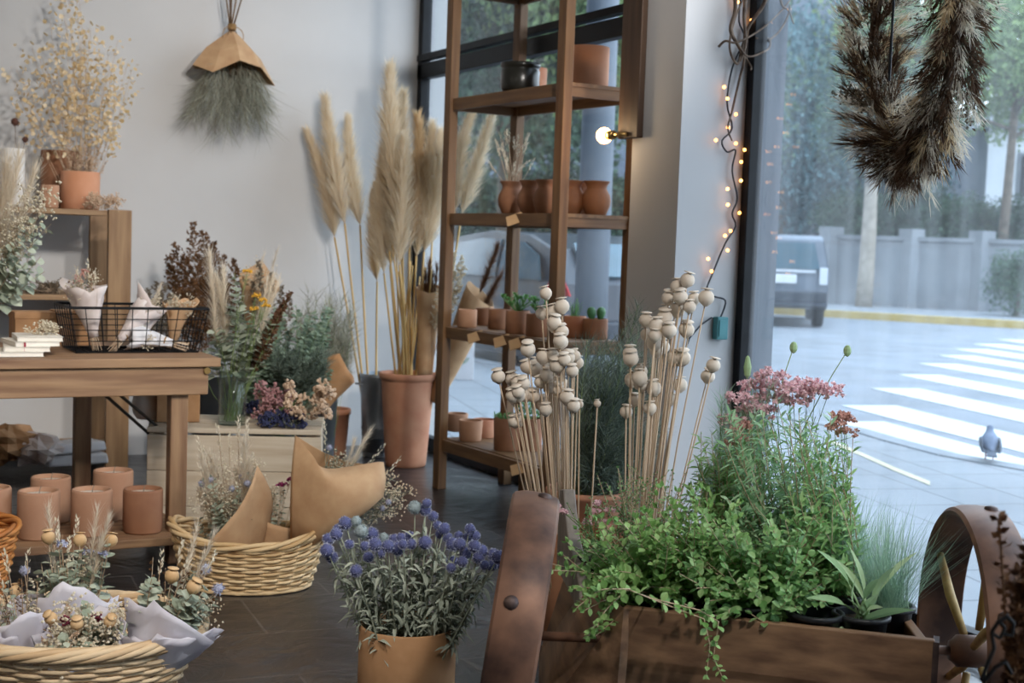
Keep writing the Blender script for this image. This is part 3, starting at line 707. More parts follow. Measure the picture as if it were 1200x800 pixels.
for s_ in (-1, 1):
    b = MB(); vs = []
    for y, z, wd_ in ((.03, .13, .012), (-.01, .115, .03), (-.06, .095, .03), (-.12, .07, .004)):
        vs += [(s_ * .05, y, z + wd_), (s_ * (.062 if y > -.1 else .02), y, z), (s_ * .05, y, z - wd_)]
    b.add(vs, [(3 * i + j, 3 * i + j + 1, 3 * i + j + 4, 3 * i + j + 3) for i in range(3) for j in range(2)]); part(b, 'wing', 'pigeon_dark', t, smooth=True, solid=.006)
    b = MB(); b.tube([(s_ * .022, 0, .07), (s_ * .022, .005, .03), (s_ * .022, 0, .004)], .006, .004, 6)
    for a in (-.5, 0, .5, PI): b.tube([(s_ * .022, 0, .005), (s_ * .022 + .028 * math.sin(a), .028 * math.cos(a), .003)], .003, .002, 5)
    part(b, 'leg', 'pigeon_foot', t)
b = MB(); b.prism([(-.022, -.06, .078), (.022, -.06, .078), (.03, -.155, .045), (-.03, -.155, .045)], (0, 0, .008)); part(b, 'tail', 'pigeon_dark', t)
b = MB(); b.lathe([(0, 0), (.005, 0), (0, .02)], 6, (0, .083, .187), (0, 1, -.2)); part(b, 'beak', 'pigeon_dark', t)
# ================================================================== rack by the window
RO = G(514.5, 572); RTH = math.radians(3.27); RL, RWD = .97, .37
RM = Matrix.Rotation(RTH, 3, 'Z')
def rw(x, y, z): return RO + RM @ V((x, y, z))
def proj(p):
    d = V(p) - CAM; c = V((d.dot(cx), d.dot(cy), -d.dot(cz))); return 600 + F * c.x / c.z, 400 - F * c.y / c.z, c.z
def rack_at(px, x, z):
    lo, hi = -RL - .2, .2
    for _ in range(40):
        m = (lo + hi) / 2
        if proj(rw(x, m, z))[0] > px: lo = m
        else: hi = m
    return rw(x, (lo + hi) / 2, z)
SH = [.245, .79, 1.33, 1.872, 2.41]
t = thing('shelf_rack', 'tall open reddish wooden shelf rack standing by the rear window', 'shelf rack', RO, RTH)
for x in (0, RWD):
    for y in (0, -RL):
        b = MB(); b.box((x, y, 1.5), (.045, .06, 3.0)); part(b, 'post', 'rack_wood_z', t, bevel=.003)
for z in SH:
    b = MB(); b.box((RWD / 2, -RL / 2, z - .008), (RWD - .045, RL + .03, .016)); s_ = part(b, 'shelf', 'rack_wood_y', t)
    for x in (.004, RWD - .004):
        b = MB(); b.box((x, -RL / 2, z - .03), (.022, RL - .06, .055)); part(b, 'shelf_rail', 'rack_wood_y', s_, bevel=.002)
    for y in (.0, -RL):
        b = MB(); b.box((RWD / 2, y, z - .03), (RWD - .045, .022, .055)); part(b, 'shelf_rail', 'rack_wood_x', s_, bevel=.002)
b = MB(); b.box((RWD * .3, -RL * .62, .12), (.04, .05, .2)); part(b, 'support_foot', 'rack_wood_z', t)
def pot_mesh(r0, r1, h, wall=.006, rim=0, foot=0, n=28):
    m = MB(); pr = [(0, 0), (r0 - .004, 0), (r0, .004)]
    if foot: pr += [(r0, foot), (r0 + .004, foot + .004)]
    if rim: pr += [(r1 - .001, h - rim), (r1 + .006, h - rim + .001), (r1 + .006, h - .003)]
    else: pr += [(r0 + (r1 - r0) * .5, h * .5), (r1, h - .003)]
    pr += [(r1 - .002 + (.006 if rim else 0), h), (r1 - wall, h), (r1 - wall, h - .004), (r0 - wall, .02), (0, .02)]
    m.lathe(pr, n); return m
def jar_mesh():
    m = MB(); m.lathe([(0, 0), (.042, 0), (.05, .006), (.066, .04), (.07, .065), (.064, .09), (.05, .112), (.047, .12), (.053, .135), (.062, .146), (.063, .15), (.058, .15), (.045, .13), (.045, .118), (.06, .085), (.064, .06), (.045, .01), (0, .008)], 28); return m
# top items
def pot_thing(name, label, cat, loc, mb, m, rotz=0, group=None, part_name='pot'):
    t = thing(name, label, cat, loc, rotz, group); part(mb, part_name, m, t, smooth=True, auto=1); return t
def single_pot(name, label, loc, mb, m, group=None, cat='pot'): return solo(mb, name, m, label, cat, loc, group, smooth=True)
b = MB(); b.lathe([(0, 0), (.07, 0), (.084, .012), (.088, .03), (.088, .098), (.083, .103), (.083, .11), (.09, .112), (.09, .132), (.085, .132), (.082, .11), (.08, .03), (0, .02)], 32)
solo(b, 'ceramic_pot', 'ceramic_black', 'glossy black glazed pot on the upper rack shelf', 'pot', rack_at(609, .10, SH[3]), smooth=True)
single_pot('terracotta_pot', 'terracotta pot half hidden behind the black pot on the rack', rack_at(622, .24, SH[3]), pot_mesh(.07, .072, .135), 'terracotta')
single_pot('terracotta_pot', 'large plain terracotta cylinder pot high on the rack beside the black pot', rack_at(687, .26, SH[3]), pot_mesh(.095, .096, .19, n=36), 'terracotta_orange')
# jars
JL = [('leftmost clay jar of the rack jar row, holding dried stems', 599, .13), ('second clay jar from the left in the rack jar row', 622, .13), ('third clay jar, just left of the front rack post', 641, .12), ('clay jar just right of the front rack post', 668, .2),
      ('clay jar in the back row peeping out right of the rack post', 682, .33), ('rightmost clay jar of the rack jar row', 698, .28)]
jm = jar_mesh().mesh('jar', 'terracotta_brown', True); JAR = []
for lb, px, x in JL:
    o = bpy.data.objects.new('clay_jar', jm); C.objects.link(o); o.location = rack_at(px, x, SH[2]); o['label'] = lb; o['category'] = 'jar'; o['group'] = 'clay jars on the middle rack shelf'; JAR.append(o); o.scale = (.92, .92, 1)
D = {}
for i in range(24):
    a = V((rnd(-.02, .02), rnd(-.02, .02), .1)); f_wheat(D, a, a * 1 + V((rnd(-.11, .11), rnd(-.09, .09), rnd(.1, .26))))
t = thing('dried_grass', 'small spray of dried wheat stems in the leftmost clay jar', 'dried grass', JAR[0].location); flush(D, t)
# small pots with plants
def rosette(m, c, r, n=14, L=.03, W=.014, lift=.5):
    for i in range(n):
        a = i * 2.4; q = i / n; m.leaf(c, V((math.cos(a), math.sin(a), lift + 1.6 * (1 - q))), V((0, 0, 1)), L * (.5 + .6 * q), W * (.6 + .5 * q), 2, .35, -.1)
SP = [('small empty terracotta cup, leftmost on the third rack shelf', 547, .07, .047, .085, 'terracotta_dusty', None), ('terracotta cup second from the left on the third rack shelf', 568, .24, .045, .085, 'terracotta_brown', None),
      ('terracotta cup third from the left on the third rack shelf', 584, .16, .05, .095, 'terracotta_brown', None), ('terracotta pot holding a leafy green succulent', 606, .10, .055, .105, 'terracotta_brown', 'leafy'),
      ('terracotta pot with drooping succulent behind the poppy heads', 629, .10, .05, .1, 'terracotta_brown', 'aloe'), ('terracotta pot with thin green shoots right of the rack post', 673, .26, .05, .095, 'terracotta', 'shoots'),
      ('terracotta pot with two rounded cactus pads at the shelf end', 697, .30, .055, .09, 'terracotta_brown', 'pads')]
for lb, px, x, r, h, m, kind in SP:
    q = rack_at(px, x, SH[1]); t = thing('terracotta_pot' if not kind else 'potted_succulent', lb, 'pot' if not kind else 'potted plant', q, 0, 'small pots on the third rack shelf')
    part(pot_mesh(r, r, h), 'pot', m, t, smooth=True)
    if kind:
        b = MB(); b.lathe([(0, h - .012), (r - .007, h - .014)], 16); part(b, 'soil', 'soil', t)
        b = MB(); c = V((0, 0, h - .01))
        if kind == 'leafy':
            for i in range(26):
                e = c + V((rnd(-.06, .06), rnd(-.05, .05), rnd(.02, .075))); b.tube([c, e], .003, .002, 4); rosette(b, e, 0, 9, .028, .012)
        elif kind == 'aloe':
            for i in range(14):
                e = c + V((rnd(-.05, .05), rnd(-.05, .05), rnd(.03, .08))); b.tube(path(c, e, (0, 0, .02)), .003, .002, 4); rosette(b, e, 0, 8, .03, .01, .2)
        elif kind == 'shoots':
            for i in range(20): b.tube(path(c + rv(.01), c + V((rnd(-.03, .03), rnd(-.03, .03), rnd(.05, .09))), rv(.01)), .0022, .001, 4)
        else:
            for sx_, hh in ((-.018, .055), (.022, .062)):
                b.lathe([(0, 0), (.008, .002), (.022, .03), (.024, .045), (.016, .06), (0, .066)], 14, c + V((sx_, 0, -.003)), (sx_ * 6, 0, 1), 1, .4)
        part(b, 'plant', 'cactus' if kind == 'pads' else 'succulent', t, smooth=kind == 'pads')
BP = [('small terracotta cup at the left of the lowest rack shelf, back one', 534, .20, .056, .09, 'terracotta_dusty', 0), ('small terracotta cup in front of the trio on the lowest rack shelf', 551, .10, .058, .1, 'terracotta_dusty', 0),
      ('small terracotta cup at the right of the trio on the lowest rack shelf', 567, .22, .058, .09, 'terracotta', 0), ('taller terracotta pot with moss green top on the lowest rack shelf', 594, .12, .066, .15, 'terracotta_brown', 1), ('tall terracotta pot with dark trailing plant behind the poppies on lowest rack shelf', 619, .22, .066, .15, 'terracotta_brown', 2)]
for lb, px, x, r, h, m, kind in BP:
    q = rack_at(px, x, SH[0]); t = thing('terracotta_pot' if not kind else 'potted_plant', lb, 'pot' if not kind else 'potted plant', q, 0, 'pots on the lowest rack shelf')
    part(pot_mesh(r * .92, r, h), 'pot', m, t, smooth=True)
    if kind:
        b = MB(); b.lathe([(0, h - .012), (r - .007, h - .014)], 16); part(b, 'soil', 'soil', t); b = MB()
        for i in range(160 if kind == 1 else 220):
            a = rnd(0, 6.28); rr = r * R.random() ** .5; c = V((rr * math.cos(a), rr * math.sin(a), h - .012 + rnd(0, .02 if kind == 1 else .1)))
            b.leaf(c, V((math.cos(a) * .4, math.sin(a) * .4, 1)) + rv(.3), rdir(), .02, .006 if kind == 1 else .012, 1)
        part(b, 'foliage', 'succulent' if kind == 1 else 'herb_dark', t)
for i, (z, px, lb) in enumerate([(1, 557, 'card price tag on the third rack shelf under the leftmost cup'), (1, 588, 'left card price tag of the close pair on the third rack shelf'), (1, 606, 'right card price tag of the close pair on the third rack shelf'), (2, 603, 'card price tag hanging below the leftmost jar'), (0, 608, 'card price tag on the edge of the lowest rack shelf')]):
    q = rack_at(px, -.016, SH[z] - .028); b = MB(); b.box((0, 0, 0), (.075, .003, .05), Matrix.Rotation(-.35, 3, 'Y') @ Matrix.Rotation(-.5, 3, 'X'))
    solo(b, 'price_tag', 'tag_card', lb, 'price tag', q, 'price tags on the rack shelves', rotz=-.75)
# ================================================================== pillar fittings
pf = 2.9
a = PX(735, 5, pf - .02); e = PX(757, 5, pf - .02)
t = thing('wall_lamp', 'dark reclaimed board wall lamp with one lit bare bulb', 'lamp', PX(746, 160, pf))
b = MB(); z0 = PX(746, 162, pf).z; y0, y1 = PX(757, 80, pf).y, PX(734, 80, pf).y
b.box((pf - .014, (y0 + y1) / 2, (z0 + 2.9) / 2), (.028, y1 - y0, 2.9 - z0)); part(b, 'backboard', 'dark_wood_z', t, world=True, bevel=.004)
bl = V((pf - .05, PX(708, 160, pf - .05).y, 0)); bl.z = PX(708, 159, pf - .05).z
b = MB(); b.tube([(pf - .03, (y0 + y1) / 2, bl.z), (pf - .05, (y0 + y1) / 2 + .02, bl.z), (pf - .05, bl.y - .05, bl.z)], .009, .009, 8); part(b, 'arm', 'brass', t, world=True, smooth=True)
b = MB(); b.tube([(pf - .05, bl.y - .065, bl.z), (pf - .05, bl.y - .03, bl.z)], .018, .018, 12); part(b, 'socket', 'brass', t, world=True, smooth=True)
b = MB(); b.ball(bl, .032, 16, 10); part(b, 'bulb', 'bulb_glow', t, world=True, smooth=True)
l = bpy.data.lights.new('wall_lamp_light', 'POINT'); l.energy = 3; l.color = (1, .72, .42); l.shadow_soft_size = .035
lo_ = bpy.data.objects.new('wall_lamp_light', l); C.objects.link(lo_); lo_.location = bl + V((-.06, .03, 0))
# fairy lights on the pillar edge
fy = 4.14 - .015
wire = [(868, -5), (866, 25), (872, 45), (858, 80), (852, 120), (858, 150), (846, 165), (852, 178), (862, 176), (858, 200), (864, 232), (858, 250), (862, 265), (850, 285), (836, 318), (828, 340), (836, 347), (850, 352), (846, 368), (842, 374)]
t = thing('string_lights', 'string of tiny warm lights running down the pillar beside the window', 'string lights', PY(860, 200, fy))
b = MB(); b.tube([q_ for q_ in catmull([PY(x, y, fy - .004 * (i % 2)) for i, (x, y) in enumerate(wire)], 4)], .0035, .0035, 5); part(b, 'wire', 'cable', t, world=True)
b = MB(); b.tube([PY(834, 372, fy), PY(822, 380, fy), PY(808, 396, fy), PY(798, 425, fy), PY(790, 480, fy)], .0035, .0035, 5); part(b, 'wire', 'cable', t, world=True)
for x, y in [(548, 8), (602, 80), (495, 340), (508, 385), (541, 446), (511, 498), (463, 547), (541, 560), (575, 585), (562, 632), (561, 705), (509, 738)]:
    b = MB(); b.ball(PY(700 + x / 3.333, y / 3.333, fy - .012), .0065, 8, 6); part(b, 'bulb', 'fairy_glow', t, world=True)
for x, y in [(510, 66), (555, 98), (520, 168), (499, 187), (509, 244), (433, 277), (446, 326)]:
    b = MB(); b.ball(PY(700 + x / 3.333, 220 + y / 3.333, fy - .012), .0065, 8, 6); part(b, 'bulb', 'fairy_glow', t, world=True)
q = PY(841, 384, 4.14); b = MB(); b.box((0, -.016, 0), (.05, .032, .085)); o = thing('junction_box', 'small teal plastic box fixed low on the pale pillar face', 'junction box', q)
part(b, 'housing', 'teal_plastic', o, bevel=.004); b = MB(); b.box((0, -.034, .0), (.034, .004, .06)); part(b, 'lid', 'teal_plastic', o)
t = thing('twisted_vine', 'twisted bare vine branches wound round the top of the pillar edge', 'vine', PY(880, 40, fy - .05))
b = MB()
VN = [[(858, -30), (862, 10), (856, 35), (866, 55), (872, 70), (866, 95), (858, 130), (853, 150), (858, 165)], [(905, -30), (895, 5), (878, 30), (870, 55), (864, 75), (855, 55), (862, 20), (880, -20)], [(885, 45), (900, 45), (902, 55), (892, 62), (876, 66), (864, 50), (858, 30), (866, -10)],
      [(842, 55), (850, 48), (862, 50), (880, 42), (900, 28), (918, 10), (926, 0)], [(912, -20), (916, 5), (924, 12), (930, 28)], [(900, 48), (912, 38), (922, 22), (926, 6)], [(868, 60), (874, 68), (880, 78), (880, 82)], [(875, -20), (872, 20), (874, 50), (868, 72)]]
for i, pl in enumerate(VN):
    pts = [PY(x, y, fy - .03 - .025 * math.sin(i * 1.7 + j)) for j, (x, y) in enumerate(pl)]
    fine = []
    for j in range(len(pts) - 1):
        p0, p1, p2, p3 = pts[max(j - 1, 0)], pts[j], pts[j + 1], pts[min(j + 2, len(pts) - 1)]
        for k in range(5):
            u = k / 5; fine.append(.5 * ((2 * p1) + (p2 - p0) * u + (2 * p0 - 5 * p1 + 4 * p2 - p3) * u * u + (3 * p1 - p0 - 3 * p2 + p3) * u ** 3))
    fine.append(pts[-1]); b.tube(fine, .008 if i in (0, 1, 7) else .005, .003, 6)
part(b, 'branches', 'vine_bark', t, world=True, smooth=True)
# ================================================================== work table
TX1, TY0, TY1, TZ = 1.40, 4.79, 5.56, .75
t = thing('work_table', 'brown wooden work table with apron and lower shelf', 'table', (TX1 - 1, TY0 + .38, 0))
b = MB()
for i in range(4): b.box(((TX1 - 1.25), TY0 + .0975 + i * .1935, TZ - .016), (2.5, .191, .032))
part(b, 'tabletop', 'table_wood_x', t, world=True, bevel=.003)
b = MB(); b.box((TX1 - 1.28, TY0 + .03, TZ - .083), (2.48, .025, .1)); part(b, 'apron', 'table_wood_x', t, world=True, bevel=.004)
b = MB(); b.box((TX1 - .055, (TY0 + TY1) / 2, TZ - .083), (.025, TY1 - TY0 - .08, .1)); part(b, 'apron', 'table_wood_y', t, world=True, bevel=.004)
for x, y in ((1.265, TY0 + .075), (1.05, TY1 - .08), (-.9, TY0 + .075), (-.9, TY1 - .08)):
    b = MB(); b.box((x, y, (TZ - .032) / 2), (.062, .062, TZ - .034)); part(b, 'leg', 'table_wood_z', t, world=True, bevel=.004)
ls = [G(x, y, .12) for x, y in ((205, 628), (18, 643))]
lx1 = 1.30; ly0 = (ls[0].y + ls[1].y) / 2
b = MB()
for i in range(3): b.box((lx1 - 1.15, ly0 + .08 + .163 * i, .105), (2.3, .16, .03))
part(b, 'lower_shelf', 'table_wood_x', t, world=True, bevel=.003)
for (x0, y0), (x1, y1) in (((120, 460), (186, 518)), ((135, 458), (192, 506))):
    b = MB(); b.tube([PY(x0, y0, TY0 + .16), PY(x1, y1, TY0 + .5)], .006, .006, 8); part(b, 'brace_rod', 'black_iron', t, world=True)
b = MB(); b.lathe([(0, -.012), (.012, -.012), (.012, 0), (0, 0)], 12, PY(242, 434, TY0 + .018), (0, 1, 0)); part(b, 'bolt', 'brass', t, world=True)
# candle pots on the lower shelf
def candle(loc, r, h, label, m='terracotta_dusty'):
    t = thing('candle_pot', label, 'candle', loc, 0, 'terracotta candles on the lower table shelf')
    b = MB(); b.lathe([(0, 0), (r * .93, 0), (r * .96, .006), (r * .96, .016), (r, .022), (r, h - .008), (r - .003, h), (r - .009, h), (r - .011, h - .006), (r - .012, .02), (0, .02)], 36); part(b, 'cup', m, t, smooth=True)
    b = MB(); b.lathe([(0, h - .016), (r * .8, h - .018), (r - .011, h - .016), (r - .0115, h - .05), (0, h - .05)], 28); part(b, 'wax', 'wax', t, smooth=True)
    b = MB(); b.tube([(0, 0, h - .02), (.003, 0, h + .0), (.008, .002, h + .014)], .0018, .0014, 5); part(b, 'wick', 'wick', t)
for px, py, r, h, lb, m in [(45, 629, .071, .165, 'terracotta candle in the front row, beside the orange basket', 'terracotta_dusty'), (107, 625, .071, .16, 'terracotta candle in the middle of the front row', 'terracotta_dusty'), (167, 622, .07, .155, 'terracotta candle at the right end of the front row, under dried sprigs', 'terracotta_brown'),
                       (-12, 627, .071, .17, 'terracotta candle cut off by the left photo edge', 'terracotta_dusty'), (59, 610, .071, .165, 'terracotta candle in the back row, left one', 'terracotta_dusty'), (132, 606, .073, .18, 'terracotta candle in the back row, right one', 'terracotta_dusty')]:
    candle(G(px, py, .121), r, h, lb, m)
# things in the dark under the table: shelf unit against the wall
UX, UY0, UY1 = 1.46, 6.76, 7.27
t = thing('shelf_unit', 'rustic wooden shelf unit against the back wall behind the table', 'shelf', (UX - .6, 7.0, 0))
for y in (UY0, UY1 - .06):
    b = MB(); b.box((UX, y, .645), (.11, .035, 1.29)); part(b, 'upright', 'crate_wood_z', t, world=True, bevel=.003)
    b = MB(); b.box((UX - 2.0, y, .645), (.11, .035, 1.29)); part(b, 'upright', 'crate_wood_z', t, world=True, bevel=.003)
for z, xr in ((1.285, UX - .06), (.875, UX - .06), (.11, UX + .05)):
    b = MB(); b.box((xr - 1.0, (UY0 + UY1) / 2 - .01, z - .013), (2.0, UY1 - UY0 - .02, .026)); part(b, 'shelf', 'crate_wood_x', t, world=True, bevel=.002)
# stuff stored on the bottom shelf
for i, (px, py, w_, d_, h_, m, lb) in enumerate([(92, 545, .28, .16, .05, 'white_paper', 'lower white paper packet on the shelf under the table'), (90, 532, .26, .15, .045, 'white_paper', 'upper white paper packet stacked under the table')]):
    q = G(92, 548, .125) + V((0, .12, .002 + i * .056)); b = MB(); b.box((0, 0, h_ / 2), (w_, d_, h_), taper=.94); solo(b, 'paper_packet', m, lb, 'packet', q, 'paper packets under the table', rotz=.15 + i * .2, bevel=.012)
def crumple(name, label, loc, r, m, seed, sz=.6):
    b = MB(); n, k = 18, 9; vs = []
    for j in range(k + 1):
        for i in range(n):
            a, p = 2 * PI * i / n, PI * j / k; d = V((math.sin(p) * math.cos(a), math.sin(p) * math.sin(a), math.cos(p)))
            q = r * (1 + .55 * noise.noise(d * 2.2 + V((seed, 0, 0))) + .25 * noise.noise(d * 6 + V((seed, 3, 0)))); vs.append(V((d.x * q, d.y * q, (d.z * q + r * .8) * sz)))
    z0 = min(v.z for v in vs); vs = [v - V((0, 0, z0)) for v in vs]
    b.add(vs, [(j * n + i, j * n + (i + 1) % n, (j + 1) * n + (i + 1) % n, (j + 1) * n + i) for j in range(k) for i in range(n)])
    return solo(b, name, m, label, 'paper', loc)
crumple('crumpled_paper', 'crumpled kraft paper at the left of the shelf under the table', G(14, 550, .125) + V((0, .1, 0)), .13, 'kraft_dark', 3)
crumple('crumpled_paper', 'crumpled pale tissue beside the white packets under the table', G(48, 550, .125) + V((0, .08, 0)), .11, 'tissue_pink', 9)
# ================================================================== whitewashed crate with its goods
ct = math.radians(-21.8); cr = G(377, 504, .45); WC = .66; DC = .40
t = thing('whitewashed_crate', 'whitewashed wooden crate on the floor right of the table', 'crate', (cr.x, cr.y, 0), ct)
for i in range(3): b = MB(); b.box((-WC / 2, .06 + .135 * i, .44), (WC, .13, .02)); part(b, 'top_board', 'pale_wood_x', t, bevel=.003)
for i in range(3):
    b = MB(); b.box((-WC / 2, .012, .075 + i * .1385), (WC, .02, .137)); part(b, 'front_board', 'pale_wood_x', t, bevel=.003)
    b = MB(); b.box((-.012, DC / 2, .075 + i * .142), (.02, DC - .03, .135)); part(b, 'side_board', 'pale_wood_y', t, bevel=.003)
    b = MB(); b.box((-WC + .012, DC / 2, .075 + i * .142), (.02, DC - .03, .135)); part(b, 'side_board', 'pale_wood_y', t, bevel=.003)
for x in (-.04, -WC + .04): b = MB(); b.box((x, .04, .22), (.04, .03, .42)); part(b, 'corner_post', 'pale_wood_z', t)
# white pear vase, brown box
q = G(174, 490, .452); b = MB(); b.lathe([(0, 0), (.045, 0), (.06, .02), (.066, .06), (.055, .11), (.035, .15), (.028, .18), (.032, .2), (.027, .2), (.024, .18), (.03, .15), (.05, .1), (.055, .05), (0, .012)], 28)
solo(b, 'pear_vase', 'ceramic_white', 'pale pear shaped vase standing on the crate under the table end', 'vase', q, smooth=True)
q = G(216, 496, .452) + V((0, .1, 0)); t = thing('kraft_box', 'brown cardboard box on the whitewashed crate behind the table leg', 'box', q, ct + .15)
b = MB(); b.box((0, 0, .07), (.165, .12, .14)); part(b, 'box_body', 'kraft_dark', t, bevel=.003); b = MB(); b.box((0, 0, .126), (.17, .125, .035)); part(b, 'lid', 'kraft_dark', t, bevel=.003)
# ================================================================== goods on the table and unit
def tbl(px, py, z=TZ + .002): return G(px, py, z)
# notebooks, stacked and fanned
nb = tbl(28, 418); NB = [('lowest white notebook of the stack on the table', .0, .01), ('second white notebook from the bottom of the table stack', .035, -.12), ('third white notebook of the table stack, with red ribbon', .05, .1), ('top white notebook of the table stack, under the dried sprig', .075, -.05)]
for i, (lb, dx, rz_) in enumerate(NB):
    t = thing('notebook', lb, 'notebook', nb + V((dx - .01, .1 + .012 * i, i * .0165)), rz_, 'white notebooks stacked on the table')
    b = MB(); b.box((0, 0, .008), (.145, .2, .012)); part(b, 'pages', 'notebook', t); 
    b = MB(); b.box((0, 0, .0009), (.15, .206, .0015)); b.box((0, 0, .0151), (.15, .206, .0015)); b.box((-.075, 0, .008), (.002, .206, .0157)); part(b, 'cover', 'notebook', t)
    if i == 2: b = MB(); b.box((-.045, -.105, .0), (.006, .002, .03)); part(b, 'ribbon', 'red_ribbon', t)
D = {}; q = nb + V((.08, .14, .07)); 
for i in range(14): f_filler(D, V((0, 0, .004)), V((rnd(-.045, .045), rnd(-.03, .03), rnd(.005, .03))), .02, 8, s=.004)
t = thing('dried_sprig', 'little dried flower sprig lying on the notebook stack', 'dried flowers', q); flush(D, t)
# two brown card boxes at the table back
for px, w_, h_, lb in ((17, .155, .125, 'brown card box at the table back, nearer the photo edge'), (62, .14, .13, 'brown card box at the table back, next to the wire basket')):
    q = tbl(px, 398) ; q.y = TY1 - .14; t = thing('card_box', lb, 'box', V((q.x + .04, q.y, TZ)), .04)
    b = MB(); b.box((0, 0, h_ / 2), (w_, .12, h_)); part(b, 'box_body', 'kraft_dark', t, bevel=.003)
    b = MB(); b.box((0, 0, h_ - .012), (w_ + .005, .125, .026)); part(b, 'lid', 'kraft_dark', t, bevel=.002)
# things on the shelf unit
top = 1.287; um = .877
def unit_at(px, z, y): 
    r = ray(px, 300); s = y / r.y; return V((r.x * s, y, z))
q = unit_at(93, top, UY0 + .22); pr = MB(); r_ = .094; pr = pot_mesh(r_ * .98, r_, .185, rim=0, foot=.02, n=36); solo(pr, 'terracotta_pot', 'terracotta_orange', 'orange terracotta pot on top of the shelf unit, holding golden dried branches', 'pot', q, smooth=True); POTL = q
q2 = unit_at(71, top, UY0 + .40); solo(pot_mesh(.1, .1, .29, n=32), 'terracotta_pot', 'terracotta_brown', 'tall brown pot behind the orange terracotta pot on the unit', 'pot', q2, smooth=True)
q2 = unit_at(58, top, UY0 + .12); solo(pot_mesh(.04, .042, .11, n=24), 'terracotta_pot', 'terracotta_dusty', 'small pot left of the orange terracotta pot on the unit', 'pot', q2, smooth=True)
D = {}
for i in range(34):
    a = POTL + V((rnd(-.05, .05), rnd(-.05, .05), .03)); tx, ty = R.choice([(20, 90), (40, 60), (65, 20), (75, 5), (80, -20), (95, 60), (110, 70), (125, 60), (135, 75), (145, 100), (10, 105), (28, 115), (70, 60), (55, 100), (120, 115), (100, 40), (5, 80)])
    e = unit_at(tx + rnd(-12, 12), 0, POTL.y + rnd(-.15, .12)); e.z = P(tx, ty + rnd(-12, 12), proj(e)[2]).z; f_lunaria(D, a - POTL, e - POTL, n=34, r=.0125)
t = thing('dried_branches', 'tall golden dried branches with papery seed discs in the orange terracotta pot', 'dried flowers', POTL)
D['seed_discs_low'] = MB()
for i in range(26):
    a = V((rnd(-.05, .05), rnd(-.05, .05), .1)); DD = {'stems': gb(D, 'stems'), 'feathery_plume': gb(D, 'feathery_plume')}; f_fern(D, a, a + V((rnd(-.09, .14), rnd(-.07, .07), rnd(.14, .27))), w=.02, n=12, s=.007)
del D['seed_discs_low']; flush(D, t, {'feathery_plume': 'beige_dry', 'stems': 'stem_straw'})
D = {}; q = unit_at(124, top + .006, UY0 + .02)
for i in range(16): f_filler(D, V((rnd(-.05, .05), rnd(-.02, .02), 0)), V((rnd(-.09, .07), rnd(-.04, .04), rnd(.02, .06))), .03, 10, s=.005)
t = thing('dried_sprig', 'small dried sprig on the corner of the shelf unit', 'dried flowers', q); flush(D, t, {'filler_flowers': 'beige_dry'})
D = {}; q = unit_at(62, um + .004, UY0 + .1)
for i in range(22): f_fern(D, V((rnd(-.06, .06), rnd(-.03, .03), .01)), V((rnd(-.15, .15), rnd(-.05, .05), rnd(.01, .06))), w=.03, n=10, s=.008)
t = thing('dried_bunch', 'dark dried bunch lying on the middle shelf of the unit', 'dried flowers', q); flush(D, t, {'feathery_plume': 'grey_astilbe'})
q = unit_at(8, um + .003, UY0 + .12); t = thing('white_box', 'small white box on the middle unit shelf by the photo edge', 'box', q); b = MB(); b.box((0, 0, .035), (.12, .1, .07)); part(b, 'box_body', 'white_paper', t, bevel=.003)
b = MB(); b.box((0, 0, .083), (.09, .075, .026)); part(b, 'lid', 'white_paper', t, bevel=.003)
# white vase with thistles on the unit top
q = unit_at(14, top, UY0 + .15); solo(pot_mesh(.055, .055, .275, n=28), 'cylinder_vase', 'ceramic_white', 'tall white cylinder vase on the unit behind the pampas spray', 'vase', q, smooth=True)
for tx, ty, r_, lb in ((16, 145, .024, 'brown dried thistle in the white vase, the larger higher head'), (28, 165, .018, 'brown dried thistle in the white vase, the smaller lower head')):
    D = {}; e = unit_at(tx, 0, q.y); e.z = P(tx, ty, proj(e)[2]).z; f_thistle(D, V((0, 0, .03)), e - q, r_); t = thing('dried_thistle', lb, 'dried flower', q, 0, 'brown thistles in the white vase'); flush(D, t, {'thistle_head': 'thistle_brown', 'stems': 'stem_brown'})
# big spray at the left edge, standing on the table back in a vase
q = V((.88, 6.2, 0)); qz = P(6, 330, 5.6); q = V((qz.x, qz.y, TZ)); D = {}
q = V(FW * 4.95 + RW * ((-22 - 600) / F * 4.95)); q.z = TZ
def pz(px, py, d): return P(px, py, d)
b = pot_mesh(.05, .045, .2, n=24); solo(b, 'cylinder_vase', 'ceramic_white', 'white vase at the photo edge holding eucalyptus and pampas spray', 'vase', q, smooth=True)
for tx, ty in ((8, 195), (22, 190), (40, 205), (-5, 190), (12, 210)): f_plume(D, V((0, 0, .05)), pz(tx, ty, 4.95) - q, .05, 420, frac=.42, hw=.0022, fl=.3)
for tx, ty in ((55, 245), (60, 262), (48, 300), (52, 318), (30, 310), (20, 285), (40, 270), (5, 320), (0, 290)): f_euca(D, V((0, 0, .1)), pz(tx, ty, 4.9 + rnd(-.1, .1)) - q, .05, 9, .04)
for tx, ty in ((52, 215), (35, 225), (45, 240), (30, 250), (55, 230), (20, 250)): f_filler(D, V((0, 0, .1)), pz(tx, ty, 4.85 + rnd(-.1, .1)) - q, .05, 34, s=.0055)
t = thing('dried_spray', 'large spray of pampas, white filler flowers and eucalyptus at left photo edge', 'dried flowers', q); flush(D, t)
